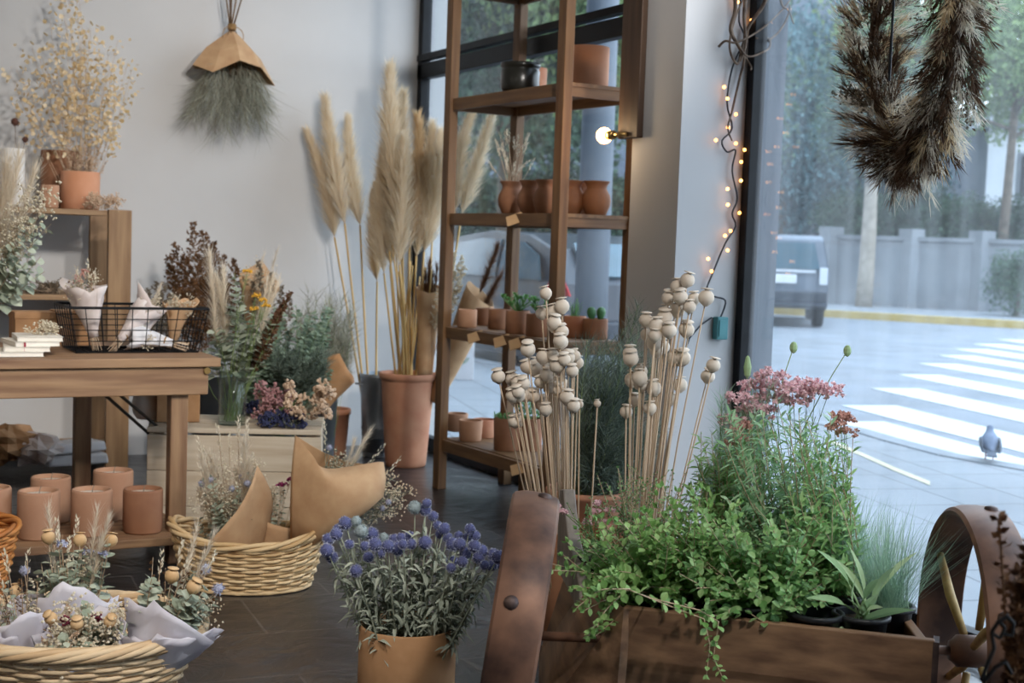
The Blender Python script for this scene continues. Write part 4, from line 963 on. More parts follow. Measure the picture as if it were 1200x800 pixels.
# ------------------------------------------------------------------ bouquets
EU = ('euca',); 
def fill(D, items, h, rt, z0=.03, r0=.012, cx_=0, cy_=0):
    for kind, n, lo, hi, kw in items:
        for i in range(n):
            a = rnd(0, 2 * PI); q = rt * math.sqrt(R.random()); e = V((cx_ + q * math.cos(a), cy_ + q * math.sin(a), h * rnd(lo, hi))); b0 = V((r0 * math.cos(a), r0 * math.sin(a), z0))
            {'euca': f_euca, 'plume': f_plume, 'thistle': f_thistle, 'poppy': f_poppy, 'filler': f_filler, 'fern': f_fern, 'wheat': f_wheat, 'wisp': f_wisp, 'berry': f_berry, 'cluster': f_cluster, 'narrow': f_narrow}[kind](D, b0, e, **kw)
def stems_below(D, n, L, r=.012, st='stems'):
    for i in range(n):
        a = rnd(0, 6.28); gb(D, st).tube([(r * .7 * math.cos(a), r * .7 * math.sin(a), .04), (r * 1.3 * math.cos(a) + rnd(-.005, .005), r * 1.3 * math.sin(a), -L * rnd(.7, 1))], .0018, .0015, 4)
def bouquet(label, loc, rot, h, rt, items, wraps, over=None, below=(14, .06), group=None, world_scale=1, cat='bouquet', name='wrapped_bouquet'):
    t = thing(name, label, cat, loc, rot=rot, group=group); D = {}
    fill(D, items, h, rt); stems_below(D, *below); flush(D, t, over)
    for i, (m, kw, sh) in enumerate(wraps):
        b = MB(); cone_wrap(b, seed=R.randint(0, 99), **kw); b.v = [(x + sh[0], y + sh[1], z + sh[2]) for x, y, z in b.v]; part(b, 'paper_wrap', m, t, smooth=True, solid=.0012)
    b = MB(); b.tube([(.016 * math.cos(a), .016 * math.sin(a), .03) for a in [2 * PI * k / 12 for k in range(12)]], .003, .003, 5, closed=True); part(b, 'twine_tie', 'twine', t)
    t.scale = (world_scale,) * 3; return t
def tilt(az_deg, deg):
    """euler leaning +Z by deg toward image direction az (0 = right, 90 = away, 180 = left, 270 = toward camera)"""
    a = math.radians(az_deg); d = (RW * math.cos(a) + FW * math.sin(a)); ax = V((0, 0, 1)).cross(d)
    return Matrix.Rotation(math.radians(deg), 3, ax)
def eul(M, spin=0): return (M @ Matrix.Rotation(spin, 3, 'Z')).to_euler()
MIX = [('euca', 6, .7, 1.0, dict(leaf=.024, n=8)), ('filler', 6, .7, 1.05, dict(r=.035, n=20, s=.0035)), ('poppy', 2, .8, 1.0, dict(r=.015)), ('plume', 2, 1.05, 1.35, dict(w=.016, n=120, frac=.55)), ('thistle', 1, .85, 1.0, dict(r=.015)), ('wheat', 3, .9, 1.15, {}), ('fern', 2, .8, 1.0, dict(w=.03, n=12, s=.006))]
# wire basket ---------------------------------------------------------------
wb = tbl(166, 414); WBW, WBD, WBH = .50, .30, .165
t = thing('wire_basket', 'black wire mesh basket on the table holding paper wrapped posies', 'basket', V((wb.x - .005, wb.y + .155, TZ)), 0)
def rect(w_, d_, z): return [V((-w_ / 2, -d_ / 2, z)), V((w_ / 2, -d_ / 2, z)), V((w_ / 2, d_ / 2, z)), V((-w_ / 2, d_ / 2, z))]
b = MB(); b.tube(rect(WBW, WBD, WBH), .005, .005, 6, closed=True); part(b, 'rim', 'black_wire', t)
b = MB()
for k in range(1, 4): f = k / 4; b.tube(rect(WBW - .06 * (1 - f), WBD - .05 * (1 - f), .004 + (WBH - .004) * f), .0018, .0018, 4, closed=True)
b.tube(rect(WBW - .06, WBD - .05, .004), .003, .003, 5, closed=True)
for n_, ax in ((9, 0), (6, 1)):
    for i in range(n_ + 1):
        f = i / n_ - .5
        for s_ in (-1, 1):
            if ax == 0: b.tube([(f * WBW, s_ * WBD / 2, WBH), (f * (WBW - .06), s_ * (WBD - .05) / 2, .004)], .0018, .0018, 4)
            else: b.tube([(s_ * WBW / 2, f * WBD, WBH), (s_ * (WBW - .06) / 2, f * (WBD - .05), .004)], .0018, .0018, 4)
        if ax == 0: b.tube([(f * (WBW - .06), -(WBD - .05) / 2, .004), (f * (WBW - .06), (WBD - .05) / 2, .004)], .0018, .0018, 4)
        else: b.tube([(-(WBW - .06) / 2, f * (WBD - .05), .004), ((WBW - .06) / 2, f * (WBD - .05), .004)], .0018, .0018, 4)
part(b, 'wire_mesh', 'black_wire', t)
W0 = V(t.location)
wrapS = lambda m='tissue_pink', h=.17, r1=.07, pk=.25, sq=.8: [(m, dict(h=h * .8, r0=.014, r1=r1, peak=pk + .2, crumple=.014, cover=1.1, sq=sq, pw=2), (0, 0, 0))]
bouquet('upright posy in pinkish paper at the left end of the wire basket', W0 + V((-.14, -.03, .05)), eul(tilt(165, 14), 2.2), .24, .06, MIX[:2] + [('cluster', 3, .85, 1.05, dict(r=.02, n=10, s=.007)), ('wheat', 4, .9, 1.1, {}), ('fern', 3, .9, 1.1, dict(w=.025, n=10, s=.006))], wrapS('tissue_pink', .2, .08), {'flower_cluster': 'rust_flower'})
bouquet('white paper posy lying second from left in the wire basket', W0 + V((-.06, -.08, .04)), eul(tilt(60, 50), 1.0), .2, .045, [('filler', 5, .6, .95, dict(r=.03, n=14)), ('plume', 2, .9, 1.2, dict(w=.012, n=70))], wrapS('tissue_pink', .19, .05, .2))
bouquet('pinkish paper posy standing in the middle of the wire basket', W0 + V((.03, .02, .04)), eul(tilt(30, 18), 3.0), .2, .045, [('filler', 4, .6, .9, dict(r=.03, n=14)), ('plume', 2, .95, 1.25, dict(w=.014, n=90))], wrapS('tissue_pink', .17, .06, .3))
bouquet('white paper posy lying flat at the front of the wire basket', W0 + V((.13, -.11, .035)), eul(tilt(185, 78), .5), .17, .04, [('filler', 4, .5, .8, dict(r=.02, n=10))], wrapS('white_paper', .17, .055, .25, .6))
bouquet('kraft wrapped green posy at the right end of the wire basket', W0 + V((.17, .05, .03)), eul(tilt(350, 12), .3), .2, .05, [('filler', 6, .6, .95, dict(r=.03, n=16)), ('wisp', 3, .7, 1.0, dict(n=30, L=.05))], wrapS('kraft', .16, .06, .2))
# astilbe bunches behind the basket
def bunch(name, label, cat, base, targets, fn, over=None, group=None, spread=.03, extra=None, dj=.1):
    base = V(base); t = thing(name, label, cat, base, 0, group); D = {}
    for tx, ty, d in targets: fn(D, V((rnd(-spread, spread), rnd(-spread, spread), .01)), P(tx, ty, d + rnd(-dj, dj)) - base)
    if extra: extra(D, base)
    flush(D, t, over); return t
def spot(px, d, z=0): return far(px, d, z)
ub = lambda px, d, r=.1, h=.35, lb='', m='zinc', name='zinc_bucket': solo(pot_mesh(r * .85, r, h, rim=.012, n=28), name, m, lb, 'bucket' if 'bucket' in name else 'pot', spot(px, d), smooth=True)
ub(250, 6.75, .11, .5, 'zinc bucket behind the crate holding the brown astilbe plumes'); ub(318, 6.35, .12, .42, 'zinc bucket behind the crate holding green eucalyptus'); ub(372, 6.95, .11, .4, 'zinc bucket behind the crate holding wispy greenery'); ub(196, 6.55, .09, .45, 'zinc bucket under the table edge with grey brown plumes')
bunch('astilbe_bunch', 'tall bunch of brown feathery astilbe plumes against the wall', 'dried flowers', spot(250, 6.75, .05), [(225, 262, 6.8), (205, 285, 6.8), (238, 272, 6.8), (250, 285, 6.7), (262, 300, 6.8), (275, 305, 6.7), (200, 315, 6.8), (215, 300, 6.7), (232, 300, 6.7), (245, 320, 6.6), (285, 325, 6.8), (262, 330, 6.6), (210, 340, 6.7), (225, 330, 6.7), (198, 300, 6.9)],
      lambda D, a, e: f_fern(D, a, e, w=.15, n=80, s=.013, start=.6, bend=.05), {'stems': 'stem_brown'}, spread=.05)
bunch('dried_bunch', 'short grey brown feathery bunch just behind the wire basket', 'dried flowers', spot(196, 6.55, .05), [(172, 338, 6.5), (182, 330, 6.6), (192, 335, 6.5), (202, 345, 6.5), (165, 350, 6.5), (190, 350, 6.4)], lambda D, a, e: f_fern(D, a, e, w=.09, n=36, s=.012, start=.7), {'feathery_plume': 'grey_astilbe', 'stems': 'stem_brown'})
bunch('heather_bunch', 'dark brown heather sprigs rising beside the kraft wrapped bouquet', 'dried flowers', spot(318, 6.6, .05), [(303, 305, 6.6), (318, 320, 6.6), (330, 335, 6.6), (296, 330, 6.6), (310, 335, 6.5), (340, 345, 6.5)], lambda D, a, e: f_fern(D, a, e, w=.05, n=46, s=.011, start=.7), {'feathery_plume': 'grey_astilbe', 'stems': 'stem_brown'}, spread=.05)
# glass vase bouquet
q = G(272, 497, .452); q = q + V((0, .0, 0)); GVZ = .21
t = thing('glass_vase', 'clear glass cylinder vase on the whitewashed crate full of mixed stems', 'vase', q)
b = MB(); b.lathe([(0, 0), (.05, 0), (.054, .004), (.054, GVZ), (.05, GVZ), (.05, .012), (0, .01)], 36); part(b, 'glass_body', 'vase_glass', t, smooth=True)
D = {}; dq = proj(q)[2]
T = lambda tx, ty, dd=0: P(tx, ty, dq + dd) - q
B0 = lambda: V((rnd(-.03, .03), rnd(-.03, .03), .015))
for tx, ty, w_ in ((246, 305, .05), (262, 318, .04), (255, 330, .035)): f_plume(D, B0(), T(tx, ty), w_, 420, frac=.45, hw=.002, fl=.25)
for tx, ty in ((275, 320), (280, 340), (262, 385), (300, 405), (272, 410), (250, 385), (318, 375), (288, 425), (290, 380), (300, 365), (310, 390), (255, 400), (285, 355), (240, 410), (268, 360), (295, 400)): f_euca(D, B0(), T(tx, ty, rnd(-.08, .08)), .052, 9, .03, start=.6)
for tx, ty in ((340, 342), (335, 352), (328, 362), (320, 375)): f_fern(D, B0(), T(tx, ty), w=.035, n=60, s=.011, start=.5, bend=.05)
for tx, ty in ((290, 318), (300, 347), (308, 352), (298, 362), (312, 358)): f_cluster(D, B0(), T(tx, ty, -.06), r=.016, n=16, s=.008)
for tx, ty in ((320, 325), (327, 330), (313, 335)): f_plume(D, B0(), T(tx, ty, .05), .03, 200, frac=.6, hw=.002)
for tx, ty in ((248, 370), (270, 350), (286, 345), (262, 420), (280, 420)): f_wisp(D, B0(), T(tx, ty), n=50, L=.07)
t2 = thing('mixed_bouquet', 'mixed dried bouquet with pampas, eucalyptus and yellow tansy in the glass vase', 'bouquet', q); flush(D, t2, {'feathery_plume': 'pampas_brown', 'flower_cluster': 'yellow_dry', 'stems': 'stem_green'})
# kraft wrapped bouquet behind it
bouquet('kraft wrapped bouquet behind the glass vase', spot(290, 6.7, .72), eul(tilt(20, 12), 1.4), .36, .09, [('filler', 6, .7, .95, dict(r=.05, n=20)), ('euca', 4, .7, .95, dict(leaf=.03, n=8)), ('plume', 2, .9, 1.2, dict(w=.03, n=160))], [('kraft', dict(h=.20, r0=.02, r1=.1, peak=.75, crumple=.004, cover=1.1, pw=2), (0, 0, 0))], below=(20, .8))
bunch('eucalyptus_bunch', 'big leafy grey green eucalyptus bunch behind the glass vase', 'dried greenery', spot(318, 6.35, .05), [(rnd(290, 390), rnd(352, 440), 6.25) for _ in range(80)], lambda D, a, e: f_euca(D, a, e, .042, 20, .06, start=.55), {'eucalyptus_leaves': 'euca_dark', 'stems': 'stem_green'}, spread=.06, dj=.2)
def wispext(D, base): pass
bunch('wispy_bunch', 'wispy fine grey green bunch standing against the wall by the pampas', 'dried greenery', spot(372, 6.95, .05), [(rnd(350, 414), rnd(338, 420), 6.95) for _ in range(70)], lambda D, a, e: f_wisp(D, a, e, n=90, L=.11, w=.0022, start=.62), {'stems': 'stem_green'}, spread=.06, dj=.15)
q = spot(352, 5.85, .455); 
bunch('wispy_bunch', 'round dark wispy tuft just above the beige dried flowers', 'dried greenery', G(352, 494, .452) + V((0, .22, 0)), [(rnd(322, 386), rnd(408, 450), 5.55) for _ in range(44)], lambda D, a, e: f_wisp(D, a, e, n=120, L=.06, w=.0026, start=.5), {'stems': 'stem_green', 'wispy_foliage': 'wisp_dark'}, spread=.03, dj=.06)
# open kraft sheet wrap leaning there
t = thing('wrapped_bouquet', 'kraft wrapped greenery behind the beige berries, its paper mouth opening to the right', 'bouquet', P(372, 482, 6.3), rot=eul(tilt(8, 26), 3.9)); b = MB(); cone_wrap(b, .17, .03, .085, .7, seed=5, crumple=.006, pw=1.6); part(b, 'paper_wrap', 'kraft_dark', t, smooth=True, solid=.0015)
D = {}; fill(D, [('wisp', 10, .6, 1.0, dict(n=50, L=.07)), ('euca', 4, .6, .95, dict(leaf=.02))], .3, .07); flush(D, t)
# terracotta pot with beige berries, pink bunch, statice bundles
q = G(387, 532); solo(pot_mesh(.085, .102, .255, rim=.03, n=32), 'terracotta_pot', 'terracotta', 'terracotta pot on the floor behind the whitewashed crate', 'pot', q, smooth=True)
qb = G(358, 494, .452) + V((.0, .05, .005)); D = {}
for i in range(34): f_berry(D, V((rnd(-.03, .03), rnd(-.03, .03), .0)), P(rnd(335, 388), rnd(447, 488), 5.3 + rnd(-.07, .07)) - qb, n=14, r=.0075, w=.022)
t = thing('berry_bunch', 'rounded beige bunch of dried berry clusters on the crate', 'dried flowers', qb); flush(D, t)
qb = G(318, 494, .452) + V((.0, .12, .005)); D = {}
for i in range(30): f_berry(D, V((rnd(-.03, .03), rnd(-.03, .03), .0)), P(rnd(297, 340), rnd(450, 486), 5.45 + rnd(-.07, .07)) - qb, n=16, r=.0062, w=.024)
t = thing('berry_bunch', 'dusty pink bunch of dried berry clusters beside the glass vase', 'dried flowers', qb); flush(D, t, {'dried_berries': 'pink_dry'})
for px, py, w_, lb in ((297, 487, .05, 'dark blue statice bundle half behind the glass vase'), (318, 500, .05, 'dark blue statice bundle at the crate front, left one'), (341, 501, .055, 'dark blue statice bundle at the crate front, right one')):
    q = G(px, py, .452); D = {}
    for i in range(40): f_berry(D, V((rnd(-.03, .03), rnd(-.01, .01), .004)), V((rnd(-w_, w_) * .8, rnd(-.04, .04), rnd(.005, .055))), n=12, r=.0045, w=.014)
    t = thing('statice_bundle', lb, 'dried flowers', q, 0, 'dark blue statice bundles on the crate'); flush(D, t, {'dried_berries': 'statice', 'stems': 'stem_grey'})
# ================================================================== hanging bouquet on the wall
d0 = PY(268, 90, YB - .14); t = thing('hanging_bouquet', 'bunch of wispy green stems hanging head down on the wall in kraft paper', 'bouquet', d0)
mpp = proj(d0)[2] / F
def hp_(px, py, off=0): q = PY(px, py, YB - .14 + off); return q - d0
D = {}
tie = hp_(272, 30)
for i in range(60):
    a = rnd(0, 6.28); e = hp_(rnd(219, 321), rnd(102, 158)) + V((0, rnd(-.1, .08), 0)); f_wisp(D, tie + V((rnd(-.01, .01), rnd(-.01, .01), 0)), e, n=60, L=.15, w=.002, start=.5, up=.9)
for px, py in ((263, -20), (272, -25), (281, -25), (288, -18), (268, -30)): gb(D, 'stems').tube([tie + V((rnd(-.01, .01), rnd(-.01, .01), -.02)), hp_(px, py)], .005, .004, 5)
flush(D, t, {'stems': 'stem_brown'})
b = MB(); vs = []; n = 30
top_ = hp_(272, 37)
HB = [(-1.0, -.25, .196), (-.62, -.85, .235), (.0, -1.0, .165), (.55, -.9, .19), (1.04, -.3, .268), (.9, .5, .25), (0, .9, .2), (-.8, .6, .2)]
b = MB(); n = 64; vs = []
for i in range(n + 1):
    u = i / n * 8; k = int(u) % 8; f = u - int(u); p0, p1 = HB[k], HB[(k + 1) % 8]
    x, y, dz = (p0[q] + (p1[q] - p0[q]) * f for q in range(3))
    for g, r in ((0, .06), (.1, .2), (.5, .66), (1, 1)): vs.append(top_ + V((x * r * 48 * mpp, min(y * r * .15, .125), -dz * g)))
b.add(vs, [(i * 4 + j, i * 4 + j + 1, (i + 1) * 4 + j + 1, (i + 1) * 4 + j) for i in range(n) for j in range(3)]); part(b, 'paper_wrap', 'kraft', t, solid=.002)
b = MB()
for k in range(4): b.tube([tie + V((.02 * math.cos(2 * PI * i / 12), .02 * math.sin(2 * PI * i / 12), -.02 + .008 * k)) for i in range(12)], .004, .004, 5, closed=True)
for dx in (-.05, .05): b.tube(path(tie, tie + V((dx, -.02, -.09)), (dx, -.02, .03), 8), .0025, .002, 4)
part(b, 'twine_tie', 'twine', t); b = MB(); b.tube([hp_(272, -20), hp_(272, -60)], .003, .003, 4); b.tube([hp_(272, -60) + V((0, .14, 0)), hp_(272, -60)], .004, .004, 6); part(b, 'hook', 'black_iron', t)
# ================================================================== tall pot, bucket, pampas
tp = G(475, 545); pr_ = 6.85
mb_ = MB(); h_ = .495; mb_.lathe([(0, 0), (.103, 0), (.107, .005), (.11, .03), (.14, h_ - .045), (.142, h_ - .035), (.152, h_ - .03), (.155, h_ - .005), (.15, h_), (.136, h_), (.134, h_ - .03), (.1, .03), (0, .03)], 40)
solo(mb_, 'terracotta_planter', 'terracotta', 'tall tapered terracotta planter on the floor full of pampas stems', 'planter', tp, smooth=True)
bk = G(443, 536) + V((.02, .05, 0)); t = thing('zinc_bucket', 'tall zinc bucket with side handle left of the terracotta planter', 'bucket', bk)
b = MB(); hb = .46; b.lathe([(0, 0), (.085, 0), (.088, .01), (.095, .15), (.098, .155), (.098, .165), (.096, .17), (.108, hb - .03), (.112, hb - .02), (.112, hb), (.106, hb), (.09, .03), (0, .02)], 36); part(b, 'bucket_body', 'zinc', t, smooth=True)
b = MB(); b.tube(path((-.108, -.02, hb - .06), (-.105, .03, hb - .06), (-.07, 0, .01), 8), .005, .005, 6); part(b, 'handle', 'zinc', t)
def plume_mesh(seed, L, w, n):
    R.seed(seed); m = MB(); st = MB(); p = path((0, 0, 0), (rnd(-.03, .03), rnd(-.03, .03), L), rv(.02), 8); st.tube(p, .003, .001, 4)
    for i in range(n):
        t = R.random() ** .85; c, d = along(p, t); x = side(d); prof = math.sin(PI * min(1, t * .72 + .2)) ** .8
        l = L * rnd(.16, .34) * (1 - .6 * t); m.strand(c, d + x * rnd(.2, .62) * (.6 + prof), l, .0032, x * w * prof * rnd(.1, .9) + V((0, 0, -.12)) * l * rnd(0, 1), 3)
    return m, st
PLM = []
for k, (L, w, n, m) in enumerate([(.52, .05, 2200, 'pampas'), (.5, .07, 2400, 'pampas'), (.62, .07, 2800, 'pampas'), (.45, .03, 1500, 'pampas_tan')]):
    a, s_ = plume_mesh(100 + k, L, w, n); PLM.append((a.mesh('plume', m), s_.mesh('core', 'stem_straw'), L))
R.seed(33)
PP = [((392, 278), (362, 158), 0, 'bucket', 1, 'leftmost pampas stem, leaning far out over the wall'), ((404, 262), (376, 120), -.08, 'bucket', 0, 'second pampas stem from the left, taller and narrow'), ((422, 264), (405, 142), 0, 'bucket', 0, 'third pampas stem from the left, almost upright'),
      ((442, 330), (441, 222), 0, 'bucket', 3, 'low narrow tan pampas stem above the zinc bucket'), ((457, 312), (457, 150), 0, 'pot', 1, 'full pampas stem at the left of the middle clump'), ((472, 285), (455, 88), 0, 'pot', 2, 'tallest pampas stem, its tip bending left'),
      ((470, 300), (476, 118), .1, 'pot', 2, 'tall pampas stem in the heart of the clump'), ((480, 290), (490, 140), 0, 'pot', 3, 'tan pampas stem right of the tallest one'), ((488, 300), (502, 152), 0, 'pot', 0, 'pale pampas stem beside the black window frame'),
      ((497, 295), (518, 160), 0, 'pot', 1, 'pampas stem just left of the rack post'), ((533, 248), (556, 130), -.1, 'pot', 1, 'pampas stem seen through the rack, left one'), ((541, 252), (573, 132), -.1, 'pot', 0, 'pampas stem seen through the rack, right one'),
      ((468, 310), (467, 165), -.12, 'pot', 0, 'pampas stem in front of the middle clump'), ((450, 320), (447, 175), .05, 'pot', 0, 'half hidden pampas stem behind the low tan one'), ((507, 270), (527, 170), .15, 'pot', 3, 'pampas stem hidden mostly behind the rack post')]
for (bx, by), (tx, ty), dd, wh, k, lb in PP:
    o0 = bk if wh == 'bucket' else tp; rr = .05 if wh == 'bucket' else .075; off = V(((bx - 460) / 60 * rr * .8, rnd(-rr, rr) * .6, .06)); root = V(o0) + off; dd0 = proj(o0)[2] + dd
    pb = P(bx, by, dd0) ; pt = P(tx, ty, dd0 + rnd(-.05, .05)); t = thing('pampas_stem', lb, 'pampas grass', root, 0, 'pampas stems in the planter and bucket')
    b = MB(); pts = path(V((0, 0, 0)), pb - root, (pt - pb) * -.02 + rv(.015), 8); b.tube(pts, .0075, .005, 6); part(b, 'stem', 'stem_gold', t, smooth=True)
    ax = (pt - pb); me, cm, L = PLM[k]
    for nm, mm in (('plume', me), ('plume_core', cm)):
        if nm == 'plume_core': par = pl_; 
        else: par = t
        o = bpy.data.objects.new(nm, mm); C.objects.link(o); o.parent = par
        if nm == 'plume':
            pl_ = o; o.location = pb - root; o.rotation_mode = 'QUATERNION'; o.rotation_quaternion = V((0, 0, 1)).rotation_difference(ax) @ Matrix.Rotation(rnd(0, 6), 3, 'Z').to_quaternion(); s_ = ax.length / L; o.scale = (s_ * rnd(.9, 1.1), s_, s_)
for i in range(13):
    a0 = tp + V((rnd(-.08, .08), rnd(-.06, .06), .06)); e = P(rnd(452, 506), rnd(285, 330), proj(tp)[2] + rnd(-.1, .1)); b = MB(); b.tube(path((0, 0, 0), e - a0, rv(.02), 8), .006, .004, 6)
    solo(b, 'dry_stem', 'stem_gold', 'bare golden dry stem among the pampas in the terracotta planter', 'dried stem', a0, 'bare dry stems in the terracotta planter', smooth=True)
# kraft cones leaning in the planter
for (x0, y0), (x1, y1), r1, lb, m2, kindm in (((497, 470), (502, 345), .062, 'kraft cone of dark brown grass heads in the terracotta planter', 'pampas_brown', 0), ((508, 470), (560, 352), .085, 'kraft cone with rust plume leaning right behind the rack post', 'pampas_brown', 1)):
    d_ = proj(tp)[2] - .04; p0, p1 = P(x0, y0, d_), P(x1, y1, d_ - (.0 if kindm == 0 else .1)); ax = p1 - p0; t = thing('wrapped_bouquet', lb, 'bouquet', p0); t.rotation_euler = (V((0, 0, 1)).rotation_difference(ax).to_matrix() @ Matrix.Rotation(1.2 + kindm, 3, 'Z')).to_euler()
    b = MB(); L = ax.length; cone_wrap(b, L, .03, r1, .12, seed=8 + kindm, crumple=.004, flare=.9); part(b, 'paper_wrap', 'kraft', t, smooth=True, solid=.0015)
    D = {}
    if kindm == 0: fill(D, [('plume', 9, 1.05, 1.32, dict(w=.03, n=200, frac=.7, hw=.003))], L, .045)
    else:
        f_plume(D, V((0, 0, .05)), V((.02, .0, L * 1.5)), .09, 420, frac=.7, hw=.0035); fill(D, [('plume', 3, 1.1, 1.45, dict(w=.05, n=240, frac=.68, hw=.003))], L, .07)
    flush(D, t, {'grass_plume': 'pampas_brown'})
D = {}; q = V(tp) + V((.03, 0, .2))
for tx, ty in ((528, 300), (535, 295), (542, 300), (532, 318), (545, 312)): f_fern(D, V((0, 0, 0)), P(tx, ty, 7.1) - q, w=.06, n=40, s=.014, start=.6)
t = thing('dried_grass', 'straw blond feathery grass seen behind the left rack post', 'dried grass', q); flush(D, t, {'feathery_plume': 'cream_dry'})
# ================================================================== wicker baskets
def basket(label, loc, rx, ry, h, bk_, m, rotz=0, rows=15, stakes=26, ends=.03, rimr=.008, strands=3, thick=.0045, bulge=.1):
    t = thing('wicker_basket', label, 'basket', loc, rotz)
    def pt(f, a, extra=0):
        k = bk_ + (1 - bk_) * (f + bulge * math.sin(PI * f)); e = ends * abs(math.cos(a)) ** 3
        return V(((rx * k + extra) * math.cos(a), (ry * k + extra) * math.sin(a), (h + e) * f))
    b = MB(); N_ = stakes * 4
    for r in range(rows):
        f = (r + .5) / rows; b.tube([pt(f, 2 * PI * i / N_, thick * (1.1 if (r % 2) else -1.1) * math.cos(PI * i / 4)) + V((0, 0, rnd(-.0008, .0008))) for i in range(N_)], (h / rows) * .52, (h / rows) * .52, 5, closed=True)
    part(b, 'woven_side', m, t, smooth=True)
    b = MB()
    for i in range(stakes): a = 2 * PI * (i + .5) / stakes; b.tube([pt(f / 5, a) for f in range(6)], thick, thick, 5)
    part(b, 'stakes', m, t, smooth=True)
    b = MB()
    for s_ in range(strands):
        n = 96; tw = 5
        b.tube([pt(1, 2 * PI * i / n, rimr * 1.1 * math.cos(tw * 2 * PI * i / n + s_ * 2 * PI / strands)) + V((0, 0, rimr * 1.1 * math.sin(tw * 2 * PI * i / n + s_ * 2 * PI / strands))) for i in range(n)], rimr, rimr, 6, closed=True)
    part(b, 'braided_rim', m, t, smooth=True)
    b = MB(); b.lathe([(0, .004), (rx * bk_ * .98, .004), (rx * bk_ * .98, .012), (0, .012)], 40, sy=ry / rx); part(b, 'base', m, t)
    b = MB(); n = 80; b.tube([pt(0, 2 * PI * i / n, .004) + V((0, 0, .008)) for i in range(n)], .008, .008, 6, closed=True); part(b, 'foot_ring', m, t, smooth=True)
    return t
B1 = G(291, 685); basket('oval wicker basket on the slate floor with kraft wrapped bouquets', B1, .262, .185, .17, .78, 'wicker', -AZ + .12, ends=.05)
B2 = spot(92, 3.42); basket('large pale round wicker basket in the lower left corner with posies', B2, .315, .27, .19, .72, 'wicker_pale', -AZ, rows=16, stakes=30, ends=.0, rimr=.010, strands=6)
B3 = spot(-60, 4.22); basket('orange wicker basket at the left photo edge', B3, .2, .2, .25, .72, 'wicker_orange', 0, rows=20, stakes=24, ends=.0)
# bouquets in basket 1
bouquet('kraft cone bouquet at the left of the oval wicker basket, with wheat and blue thistles', B1 + V(FW * -.02 + RW * -.04) + V((0, 0, .04)), eul(tilt(165, 9), -AZ - .35), .36, .12,
        [('euca', 26, .55, .95, dict(leaf=.028, n=11)), ('filler', 20, .7, 1.1, dict(r=.05, n=28, s=.004)), ('thistle', 7, .75, 1.0, dict(r=.014)), ('plume', 7, .8, 1.25, dict(w=.04, n=420, frac=.5, hw=.0018)), ('wheat', 12, 1.0, 1.4, dict(L=.08)), ('fern', 5, .9, 1.15, dict(w=.04, n=16, s=.007))],
        [('kraft', dict(h=.105, r0=.05, r1=.15, peak=2.5, low=.1, crumple=.003, cover=1.0, flare=.7, ang0=-.15, pw=3), (0, 0, 0))], {'feathery_plume': 'grey_leaf'}, below=(10, .02))
bouquet('small kraft bouquet with magenta flowers in the middle of the oval wicker basket', B1 + V(RW * .06 + FW * .07) + V((0, 0, .05)), eul(tilt(60, 8), -AZ - 1.7), .32, .06,
        [('euca', 10, .6, .95, dict(leaf=.022, n=9)), ('cluster', 5, .8, 1.0, dict(r=.014, n=14, s=.007)), ('filler', 5, .7, 1.0, dict(r=.03, n=18))], [('kraft', dict(h=.12, r0=.03, r1=.085, peak=.3, crumple=.003, cover=1.1, flare=.7), (0, 0, 0))], {'flower_cluster': 'magenta_dry'}, below=(8, .03))
def sheet(m, pts, n=10):
    """ruled paper sheet between two 3-D polylines"""
    a, c = pts; vs = []; k = len(a)
    for j in range(n + 1):
        for i in range(k): vs.append(V(a[i]).lerp(V(c[i]), j / n) + V((0, 0, 0)))
    m.add(vs, [(j * k + i, j * k + i + 1, (j + 1) * k + i + 1, (j + 1) * k + i) for j in range(n) for i in range(k - 1)])
# large right-hand kraft cone, lying toward the right with a tall pointed flap
kb = B1 + V(RW * .20 + FW * .02) + V((0, 0, .10)); t = thing('wrapped_bouquet', 'large kraft cone bouquet leaning right out of the oval wicker basket, tall pointed flap', 'bouquet', kb)
dk = proj(kb)[2]; K = lambda px, py, dd=0: P(px, py, dk + dd) - kb
b = MB()
front = [K(341, 640, -.02), K(340, 600, -.04), K(341, 560, -.05), K(343, 535, -.03), K(346, 510, .03)]
mid = [K(362, 640, -.09), K(372, 610, -.12), K(372, 580, -.13), K(372, 560, -.12), K(366, 533, -.08)]
mid2 = [K(380, 632, -.1), K(405, 606, -.14), K(408, 580, -.15), K(400, 565, -.14), K(383, 549, -.1)]
rgt = [K(384, 630, -.06), K(425, 603, -.08), K(446, 583, -.08), K(447, 562, -.06), K(444, 541, -.02)]
bck = [K(384, 628, .02), K(425, 598, .06), K(448, 578, .08), K(452, 560, .1), K(448, 545, .12)]
cols = [front, mid, mid2, rgt, bck]; vs = []; NN = 24
for i in range(5):
    for j in range(NN + 1):
        u = j / NN * 4; k0_ = min(int(u), 3); f = u - k0_; p0, p1, p2, p3 = cols[max(k0_ - 1, 0)][i], cols[k0_][i], cols[k0_ + 1][i], cols[min(k0_ + 2, 4)][i]
        vs.append(.5 * ((2 * p1) + (p2 - p0) * f + (2 * p0 - 5 * p1 + 4 * p2 - p3) * f * f + (3 * p1 - p0 - 3 * p2 + p3) * f ** 3))
b.add(vs, [(i * (NN + 1) + j, i * (NN + 1) + j + 1, (i + 1) * (NN + 1) + j + 1, (i + 1) * (NN + 1) + j) for i in range(4) for j in range(NN)])
bk2 = [K(341, 640, -.02), K(350, 620, .1), K(352, 580, .14), K(350, 545, .12), K(346, 510, .03)]; vs = []
